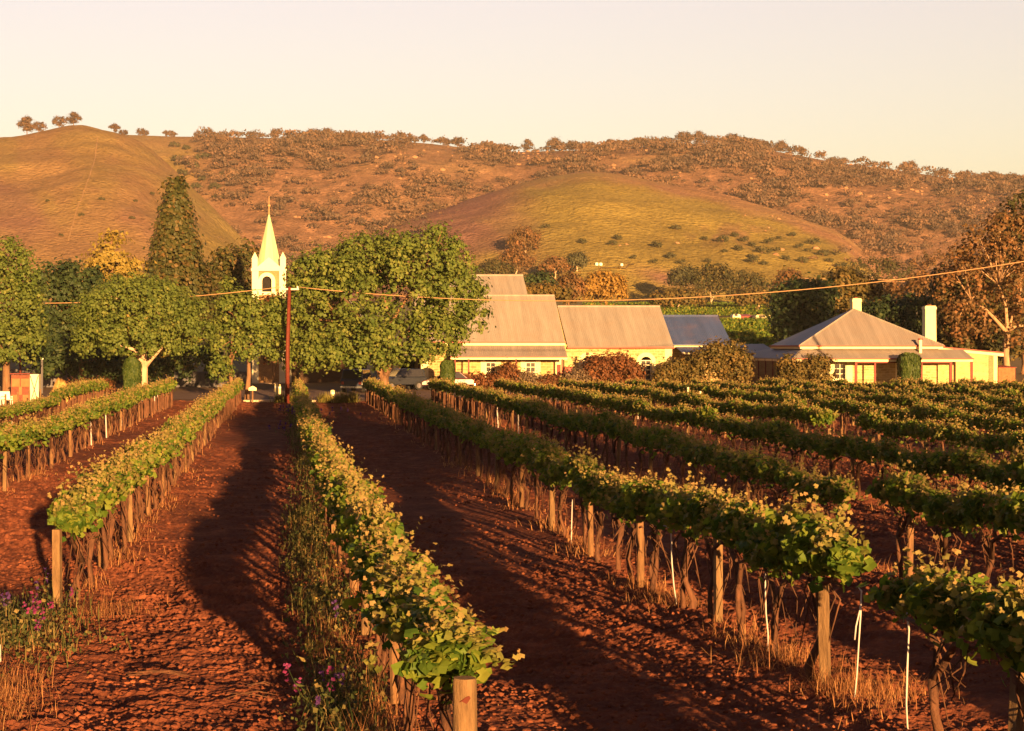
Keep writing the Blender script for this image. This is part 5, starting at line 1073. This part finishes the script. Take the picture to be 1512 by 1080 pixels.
def vine_trunk_mb(sd):
    r = random.Random(sd); m = MB(); w = lambda s: r.uniform(-s, s)
    fork = (w(.09), w(.16), r.uniform(.6, .88)); m.tube([(0, 0, -.15), (w(.07), w(.09), .15), (w(.09), w(.14), .42), fork], [.058, .046, .036, .044], 8)
    for s in (-1, 1):
        m.tube([fork, (w(.05), s * .16 + w(.05), 1.0), (w(.03), s * .45, 1.12), (w(.04), s * .82, 1.14 + w(.04))], [.042, .034, .028, .018], 7)
    for k in range(5): y = r.uniform(-.7, .7); m.tube([(w(.03), y, 1.12), (w(.12), y + w(.1), 1.35), (w(.22), y + w(.2), 1.6)], [.012, .009, .005], 5)
    for k in range(7): y = r.uniform(-.8, .8); m.tube([(w(.04), y, 1.12), (w(.14), y + w(.08), .92), (w(.2), y + w(.14), .45 + w(.25))], [.010, .009, .005], 4)
    if r.random() < .5: m.tube([(w(.08), w(.1), -.1), (w(.1), w(.12), .4), fork], [.035, .028, .03], 6)
    return m
NEARV, MIDV = [], []
for sd in range(8):
    V, Fc, T, M = joinleaves(vine_leaf_parts((1.95, 1.7, 1.95, 1.6, 1.9, 1.95, 1.75, 1.9)[sd], 820, 60, .105, LOBED, sd + 1)); cm = npmesh('canopy', V, Fc, False, T, M)
    cm.materials.append(VINE); cm.materials.append(SHOOT); tm = vine_trunk_mb(sd).mesh('trunk', smooth=True); tm.materials.append(VWOOD); NEARV.append((cm, tm))
for sd in range(6):
    V, Fc, T, M = joinleaves(vine_leaf_parts(1.9, 480, 44, .13, KITE, sd + 21)); cm = npmesh('canopy', V, Fc, False, T, M)
    cm.materials.append(VINE); cm.materials.append(SHOOT); tm = vine_trunk_mb(sd + 40).mesh('trunk', smooth=True); tm.materials.append(VWOOD); MIDV.append((cm, tm))
ORD = 'first second third fourth fifth sixth seventh eighth ninth tenth eleventh twelfth thirteenth fourteenth fifteenth sixteenth seventeenth eighteenth nineteenth'.split() #['first', 'second', 'third', 'fourth', 'fifth', 'sixth', 'seventh', 'eighth', 'ninth', 'tenth', 'eleventh', 'twelfth', 'thirteenth']
def rowname(n):
    return {-4: 'the row beside the garden chairs', -3: 'the row ending at the straw heap', -2: 'the row ending at the clipped cypress', -1: 'the row starting among pink weeds',
            0: 'the weedy row behind the thickest post', 1: 'the row hung with white tubes'}.get(n) or f'the {ORD[n - 2]} row beyond the white tubes'
spots = []                                               # every vine the photo could show
SP = 1.82
for n in range(-4, 20):
    x = rowx(n); far = {-4: 100, -3: 119, -2: 121, -1: 124.5, 0: 123, 1: 124}.get(n, 124 - .25 * n)
    near = {-1: 26.6, 0: 13.95}.get(n, -18.0 if n > 0 else abs(x) * F / 620)     # the rows run on past the edge of the view
    k = 0; y = near + .3
    if n == 1:
        for yy in (15.7, 19.3, 20.9, 22.6, 24.1, 25.6, 27.75, 29.4, 31.1, 32.8, 34.5): spots.append((yy, x + random.uniform(-.03, .03), n, U0 + F * x / yy))
        y = 13.95 - 17 * SP
    while y < far:
        u = U0 + F * x / y if y > 2 else 9999
        skip = (n == 0 and 26.6 < y < 28.4) or (n == 1 and 14.6 < y < 35.6) or (n == 2 and 31.0 < y < 32.6) or (n > 1 and random.random() < .025 and y > 40) or (n in (4,) and 60 < y < 62.5)
        if not skip and -110 < u and (u < 1600 or x < 30): spots.append((y, x + bend(n, y) + random.uniform(-.04, .04), n, u))
        y += SP + random.uniform(-.08, .08)
spots.sort()
inview = [s for s in spots if -25 < s[3] < 1530 and s[0] > 9][:298]
keep = set(inview)
protos_v = {}
VCOUNT = 0
for i, (y, x, n, u) in enumerate(inview):
    pool = NEARV if y < 42 else MIDV; cm, tm = pool[(i * 5 + n) % len(pool)]
    z = float(soilz(x, y)) - .03 - (.10 if n == 0 else 0); lab = f'leafy grapevine with gnarled trunk, in {rowname(n)}'; grp = f'grapevines of {rowname(n)}'
    root = empty('grapevine', (x, y, z), lab, 'grapevine', grp, rz=random.choice((0, math.pi)) + random.uniform(-.06, .06))
    s = random.uniform(.90, 1.08) * (.80 if n == -3 and y > 60 else 1); root.scale = (random.uniform(.9, 1.2) * 1.0, 1.15 if n == 1 and abs(y - 19.3) < .1 else 1.0, s)
    c = bpy.data.objects.new('canopy', cm); COL.objects.link(c); c.parent = root
    t = bpy.data.objects.new('trunk', tm); COL.objects.link(t); t.parent = root
rest = [s for s in spots if s not in keep]
def far_vines(S):
    """the vines beyond the 300 nearest, as one mass"""
    pv = [joinleaves(vine_leaf_parts(1.95, 260, 26, .18, KITE, sd + 61)) for sd in range(5)]; Vs = []; Fs = []; Ts = []; Ms = []; n = 0
    for i, (y, x, k, u) in enumerate(S):
        V, Fc, T, M = pv[i % 5]; z = float(soilz(x, y)); V = V * np.array([random.choice((-1, 1)), random.choice((-1, 1)), random.uniform(.92, 1.06)]) + np.array([x, y, z]); Vs.append(V); Fs.append(Fc + n); Ts.append(T); Ms.append(M); n += len(V)
        m = 9; c = np.array([x, y, z]) + np.stack([rng.normal(0, .08, m), rng.uniform(-.9, .9, m), rng.uniform(.35, .75, m)], 1); c[:2, 1] = y + rng.normal(0, .04, 2)
        L = leaves(c, rng.normal(size=(m, 3)) * np.array([.4, 1, .05]) + np.array([0, -1, 0]), rng.uniform(.7, 1.1, m), (BLADE[0] * np.array([.55, 1, 1]), BLADE[1]), (0, 0, 1), None); Vs.append(L[0]); Fs.append(L[1] + n); Ts.append(L[2]); Ms.append(np.full(len(L[1]), 2)); n += len(L[0])
    me = npmesh('far_grapevines', np.vstack(Vs), np.vstack(Fs), False, np.concatenate(Ts), np.concatenate(Ms)); o = link('far_grapevines', me, [VINE, SHOOT, VWOOD]); tag(o, kind='stuff')
far_vines(rest)

# posts
def post_mesh(r, h, n, square=False):
    m = MB()
    if square: m.hexa([(-r, -r, -.3), (r, -r, -.3), (r, r, -.3), (-r, r, -.3), (-r*.95, -r*.95, h), (r*.95, -r*.95, h), (r*.95, r*.95, h), (-r*.95, r*.95, h)])
    else: m.tube([(0, 0, -.3), (.006, 0, h * .5), (0, 0, h - .02), (0, 0, h)], [r * 1.04, r, r * .97, r * .9], n)
    return m.mesh('post')
PM = []
for (r_, sq, mt) in ((.060, False, POST), (.048, True, POSTG), (.055, False, POST), (.062, False, POSTG)):
    me = post_mesh(r_, 1.16, 10, sq); me.materials.append(mt); PM.append(me)
nposts = 0
for n in range(-4, 14):
    x = rowx(n); far = 122.5; y = {1: 14.07, 0: 26 - 8.0, -1: 26.0, 2: 24.2}.get(n, max(13., abs(x) * F / (1560 if x > 0 else 620)) + 1.5)
    while y < far:
        u = U0 + F * x / y
        if -20 < u < 1530 and nposts < 290:
            end = (n == -1 and abs(y - 26) < .1); z = float(soilz(x, y))
            lab = 'sunlit round end post among pink weeds where its row begins' if end else f'weathered timber post in {rowname(n)}'
            o = bpy.data.objects.new('vine_post', PM[random.randrange(4)]); COL.objects.link(o); o.location = (x + bend(n, y) + random.uniform(-.04, .04) - (.12 if end else 0), y, z); o.rotation_euler = (random.uniform(-.04, .04), random.uniform(-.04, .04), random.uniform(0, 3))
            if end: o.scale = (1.25, 1.25, 1.0)
            else: o.scale = (1, 1, random.uniform(.93, 1.04))
            tag(o, lab, 'post', None if end else f'posts of {rowname(n)}'); nposts += 1
        y += (5.1 if n == 2 else 4.9) + (0 if n in (1, 2) and y < 60 else random.uniform(-.25, .25))
o = bpy.data.objects.new('vine_post', PM[0]); COL.objects.link(o); o.location = (rowx(0) + bend(0, 27.4), 27.4, float(soilz(rowx(0), 27.4))); o.scale = (1.2, 1.2, 1); tag(o, 'sunlit post showing in the gap of the weedy row', 'post')
# thick nearest post with a leaf's shadow painted dark on it
Y = 12.95; x = PX(686, Y); z = float(soilz(x, Y))
r = empty('vine_post', (x, Y, z), 'thick sawn-off post with a dark painted leaf shadow, nearest of all, ending the weedy row', 'post')
m = MB(); m.tube([(0, 0, -.3), (.004, 0, .6), (0, 0, PZ(1003, Y) - z - .012), (0, 0, PZ(1001, Y) - z)], [.094, .091, .088, .082], 20); m.build('shaft', POSTG, r, local=True, smooth=False)
m = MB(); zk = PZ(1030, Y) - z
m.add([(-.03, -.0925, zk - .012), (.005, -.0945, zk - .03), (.02, -.0935, zk - .012), (.035, -.0895, zk + .012), (.025, -.0925, zk + .03), (-.002, -.0945, zk + .02), (-.05, -.084, zk - .02)], [(6, 0, 1, 2, 3, 4, 5)]); m.build('leaf_shadow', LEAFSHADE, r, local=True)  # dark patch paints a leaf's shadow on the shaft
# H-shaped strut frame at a row end
Y = 92.; r = empty('strut_frame', (PX(1024, Y), Y, float(soilz(PX(1024, Y), Y))), 'H-shaped timber strut frame standing where two vine rows meet', 'frame')
for u, v0, v1 in ((1016, 572, 603), (1034, 578, 612)): m = MB(); m.tube([P(u, v1, Y) - Vector((0, 0, .2)), P(u, v0, Y)], .055, 8); m.build('upright', WHITEP, r)
m = MB(); m.tube([P(1014, 589, Y), P(1036, 589, Y)], .05, 8); m.build('crossbar', WHITEP, r)
# white drip tubes and stakes
def tubeline(pts, r, lab, grp=None, nm='drip_tube'):
    m = MB(); m.tube(pts, r, 7); o = m.build(nm, HOSE, smooth=True, at=pts[-1]); tag(o, lab, 'tube' if nm == 'drip_tube' else 'stake', grp)
def hang(Y, uv, lab, rad=.011):
    pts = [P(u, v, Y) for u, v in uv]; tubeline(pts, rad, lab)
hang(16.55, [(1339, 905), (1342, 930), (1340, 985), (1338, 1040), (1340, 1075), (1346, 1082), (1356, 1079)], 'white drip tube hanging straight down in the shade next to the post-end gap', .009)
hang(18.0, [(1262, 945), (1264, 925), (1270, 900), (1272, 874), (1268, 868), (1272, 872), (1271, 905), (1268, 950), (1265, 1000), (1262, 1030)], 'white drip tube looped double at its top, just past the sunlit square post', .008)
hang(21.4, [(1127, 832), (1130, 838), (1130, 870), (1131, 905), (1134, 935), (1134, 965)], 'thin white drip tube in front of the vine trunk with dry grass', .009)
hang(26.4, [(979, 776), (986, 778), (991, 785), (992, 830), (995, 865), (999, 893)], 'white drip tube bent like a hook at its top', .011)
hang(35.7, [(845, 738), (844, 780), (843, 820), (848, 826)], 'short white drip tube farthest up the tube-hung row', .011)
hang(20.5, [(-1, 952), (0, 985), (1, 1010)], 'white stake end at the very edge of the picture', .02)
for k in range(34):
    n = random.choice([2, 3, 3, 4, 4, 5, -2, -2, -3]); Y = random.uniform(70, 120); x = rowx(n) + random.uniform(-.1, .1); z = float(soilz(x, Y)); u = U0 + F * x / Y
    if not (10 < u < 1500): continue
    m = MB(); m.tube([(x, Y, z - .1), (x + random.uniform(-.08, .08), Y, z + random.uniform(1.0, 1.5))], .028, 6)
    tag(m.build('vine_stake', HOSE if k % 3 else POST, at=(x, Y, z)), f'pale thin stake holding young vines in {rowname(n)}', 'stake', f'stakes of {rowname(n)}')

# ------------------------------------------------------------------ weeds, dry grass, flowers
def scatter_rows(n, y0, y1, width, rowsel, dens_seed):
    N = n * 3; Y = y0 * np.exp(rng.random(N) * math.log(y1 / y0)); k = rng.choice(rowsel, N); X = ROW0 + ROWS * k + rng.normal(0, width, N); u = U0 + F * X / Y
    near = np.array([{-1: 25.5, 0: 12.5}.get(int(q), 9.0) for q in k]); ok = (u > -60) & (u < 1570) & (vnoise(X * 1.3, Y * .8, dens_seed) > .06) & (Y > near); X, Y = X[ok][:n], Y[ok][:n]
    return np.stack([X, Y, soilz(X, Y)], 1)
C = np.vstack([scatter_rows(9500, 12, 60, .24, [1, 2, 3, 4, -1, -2], 301), scatter_rows(6000, 14, 120, .3, list(range(-3, 10)), 302)])
h = .05 + .34 * rng.random(len(C)) ** 1.6; q = grass(C, h, .004 + .0003 * C[:, 1], 1.3)
tag(link('dry_grass', npmesh('dry_grass', q[0], q[1], False, q[2]), DRY), kind='stuff')
# thick dry clumps: by the sunlit post, at the left edge, below the nearest post
def clump(cx, cy, n, sx, sy, h):
    X = cx + rng.normal(0, sx, n); Y = cy + rng.normal(0, sy, n); return np.stack([X, Y, soilz(X, Y)], 1), (.25 + .75 * rng.random(n) ** 1.5) * h
B = [clump(5.95, 18.6, 500, .22, .25, .4), clump(6.5, 18.9, 350, .25, .3, .3), clump(5.9, 20.5, 450, .3, .4, .38), clump(-3.3, 17.8, 2600, .38, .8, .42), clump(-3.3, 22.5, 500, .4, 1.2, .4), clump(.84, 15.5, 1000, .16, 1.0, .48), clump(.78, 19, 500, .2, 1.2, .4), clump(.62, 23, 500, .2, 1.5, .4), clump(.6, 30, 600, .22, 2.5, .45), clump(.5, 38, 500, .22, 3, .4), clump(.85, 34, 400, .12, 4, .4), clump(1.25, 13.5, 300, .15, .3, .4), clump(-2.6, 25.6, 400, .35, .5, .4), clump(5.85, 26.5, 300, .3, .4, .35)]
C = np.vstack([b[0] for b in B]); h = np.concatenate([b[1] for b in B]); q = grass(C, h, .0055, 1.3)
tag(link('tall_dry_grass', npmesh('tall_dry_grass', q[0], q[1], False, q[2]), DRY), kind='stuff')
# green weeds: strip beside the weedy row, edge clump, sparse elsewhere
S = [clump(.58 + random.uniform(-.16, .1), y, random.choice((60, 140, 260)), .22, .6, random.uniform(.22, .5)) for y in np.arange(14.5, 46, 1.5)] + [clump(-3.75, 23.5, 700, .4, 1.5, .5), clump(-3.2, 22, 300, .45, 1.1, .35), clump(1.9, 13.6, 200, .2, .3, .3)] + [clump(.62, y, 120, .2, 2.5, .45) for y in np.arange(48, 120, 6)]
C = np.vstack([b[0] for b in S]); h = np.concatenate([b[1] for b in S]); q = grass(C, h, .010 + .0003 * C[:, 1], .9); 
nl = 9000; pick = rng.integers(0, len(C), nl); LC = C[pick] + np.stack([rng.normal(0, .05, nl), rng.normal(0, .05, nl), rng.random(nl) * h[pick] * .9], 1); L = leaves(LC, rng.normal(size=(nl, 3)) + np.array([0, 0, .8]), rng.uniform(.03, .075, nl))
V, Fc, T, M = joinleaves([q, L]); tag(link('green_weeds', npmesh('green_weeds', V, Fc, False, T), WEED), kind='stuff')
def flower_weed(u, v, Y, n, h, mat, lab, spread=.16, grp=None):
    x = PX(u, Y); z = float(soilz(x, Y)); r = empty('flowering_weed', (x, Y, z), lab, 'flower', grp)
    n = max(3, int(n * .6)); b = rng.normal(0, spread * 1.3, (n, 2)); hh = h * rng.uniform(.6, 1.05, n); m = MB()
    for i in range(n): m.tube([(0, 0, -.03), (b[i, 0] * .3, b[i, 1] * .3, .03), (b[i, 0] * .7, b[i, 1] * .7, hh[i] * .55), (b[i, 0], b[i, 1], hh[i])], [.006, .005, .004, .0025], 4)
    m.build('stems', WEED, r, local=True)
    k = 9; t = 1 - rng.random((n, k)) ** 1.5 * .35; C = np.stack([np.repeat(b[:, :1], k, 1), np.repeat(b[:, 1:], k, 1), hh[:, None] * t], 2).reshape(-1, 3) + rng.normal(0, .018, (n * k, 3))
    L = leaves(C, rng.normal(size=(n * k, 3)) + np.array([0, -.6, .6]), rng.uniform(.022, .042, n * k) * (1 + Y / 60)); link('blossom', npmesh('blossom', L[0], L[1], False, L[2]), mat, r)
    nl = n * 10; C = np.stack([np.repeat(b[:, 0], 10) * .7 + rng.normal(0, .03, nl), np.repeat(b[:, 1], 10) * .7 + rng.normal(0, .03, nl), rng.random(nl) * np.repeat(hh, 10) * .75], 1); L = leaves(C, rng.normal(size=(nl, 3)) + np.array([0, 0, .7]), rng.uniform(.03, .09, nl), (KITE[0] * np.array([.5, 1.2, 1]), KITE[1])); link('foliage', npmesh('foliage', L[0], L[1], False, L[2]), WEED, r)
for (u, Y, n, h, mt, lab) in [
    (16, 22.0, 7, .58, FLOWER, 'tall pink flowering weed at the edge of the picture, before the sunlit end post'), (45, 22.6, 8, .60, FLOWER, 'broad pink flowering weed midway between picture edge and sunlit end post'),
    (66, 24.0, 5, .5, FLOWER, 'pink flowering weed closest to the sunlit end post'), (5, 24.5, 8, .5, PURPLE, 'violet weed behind the pink ones at the edge of the picture'), (60, 27.5, 8, .5, PURPLE, 'violet weed behind the sunlit end post'),
    (478, 17.5, 7, .5, FLOWER, 'pink and violet weed standing alone beside the weedy row'), (474, 17.9, 8, .42, PURPLE, 'violet weed crowded against a pink one beside the weedy row'), (460, 18.6, 4, .55, YELLOW, 'spindly yellow-flowered weed beside the weedy row'),
    (578, 23.0, 8, .6, FLOWER, 'magenta weed poking out behind the weedy row on its soil side'), (505, 23.5, 8, .5, PURPLE, 'violet weed in the green strip beside the second post of the weedy row'),
    (475, 14.0, 7, .35, FLOWER, 'pink weed at the bottom edge near the thick post'), (445, 14.0, 6, .3, FLOWER, 'low pink weed at the bottom edge, farthest from the thick post'), (775, 13.6, 9, .42, FLOWER, 'magenta weed at the bottom edge past the thick post'),
    (755, 13.3, 6, .3, FLOWER, 'small magenta weed just beside the thick post'), (434, 95, 26, .9, PURPLE, 'large violet weed patch at the far end of the weedy row'), (430, 80, 20, .7, PURPLE, 'violet weed patch halfway along the far part of the weedy row'), (477, 96, 16, .7, PURPLE, 'violet weed patch across the far end of the weedy row')]:
    flower_weed(u, 0, Y, n, h, mt, lab, .16 if Y < 40 else .5)
# yellow seed heads scattered through the strip
C = np.vstack([clump(.62, y, random.choice((2, 6, 18)), .24, .7, .1)[0] for y in np.arange(18, 46, 2.)]); C[:, 2] += rng.uniform(.25, .6, len(C)); L = leaves(C, rng.normal(size=(len(C), 3)), rng.uniform(.02, .04, len(C)))
tag(link('seed_heads_of_grass', npmesh('seed_heads', L[0], L[1], False, L[2]), YELLOW), kind='stuff')
# fallen canes on the soil
for (u, v, w, lab) in [(235, 1000, .75, 'bundle of thin dry canes lying on the soil between two rows'), (370, 1035, .6, 'single dry cane lying near the bottom of the bare track'), (385, 1018, .3, 'short twisted dry cane beside the weedy strip')]:
    Y = (EYE - .3) * F / (v - V0); x = PX(u, Y); z = float(soilz(x, Y)); m = MB()
    for k in range(7 if 'bundle' in lab else 2):
        a = random.uniform(-.25, .25); q = [Vector((s * w * .5 * random.uniform(.7, 1), s * w * .5 * math.sin(a) + random.uniform(-.05, .05), random.uniform(.045, .085) + .03 * math.cos(s * 2))) for s in (-1, -.4, .3, 1)]; m.tube(q, [.004, .006, .006, .003], 5)
    o = m.build('dry_cane', VWOOD, None, local=True); o.location = (x, Y, z + .02); tag(o, lab, 'cane')

# tall trees behind the viewpoint: their long shadows lie over the rows
for (X, Y, z0, z1, w, lab) in [(23.8, -38.5, 9, 15, 5.2, 'tall bare-trunked gum standing behind the viewpoint, shading the rows')]:
    g = float(gz(X, Y)); tree('gum_tree', lab, X, Y, [(0, 0, (z0 + z1) / 2, w, w, (z1 - z0) / 2), (-w*.7, 2, z0 + 2, w*.5, w*.5, 2), (w*.6, -2, z0 + 2.5, w*.6, w*.5, 2)], (z0, .4), G_GUMG, PALEBARK, ncl=420, clr=1.2, nl=22, size=.5, core=.3)

# warm morning air between the viewpoint and the hills
hz_ = NT('haze_air'); hz_.t.nodes.remove(hz_.b); pv_ = hz_.n('VolumePrincipled'); pv_.inputs['Color'].default_value = (1, .92, .86, 1); pv_.inputs['Density'].default_value = .00007
hz_.l(pv_.outputs[0], hz_.out.inputs['Volume'])
m = MB(); m.box(-2600, -200, -3, 2700, 2900, 262); tag(m.build('haze', hz_.m), kind='stuff')
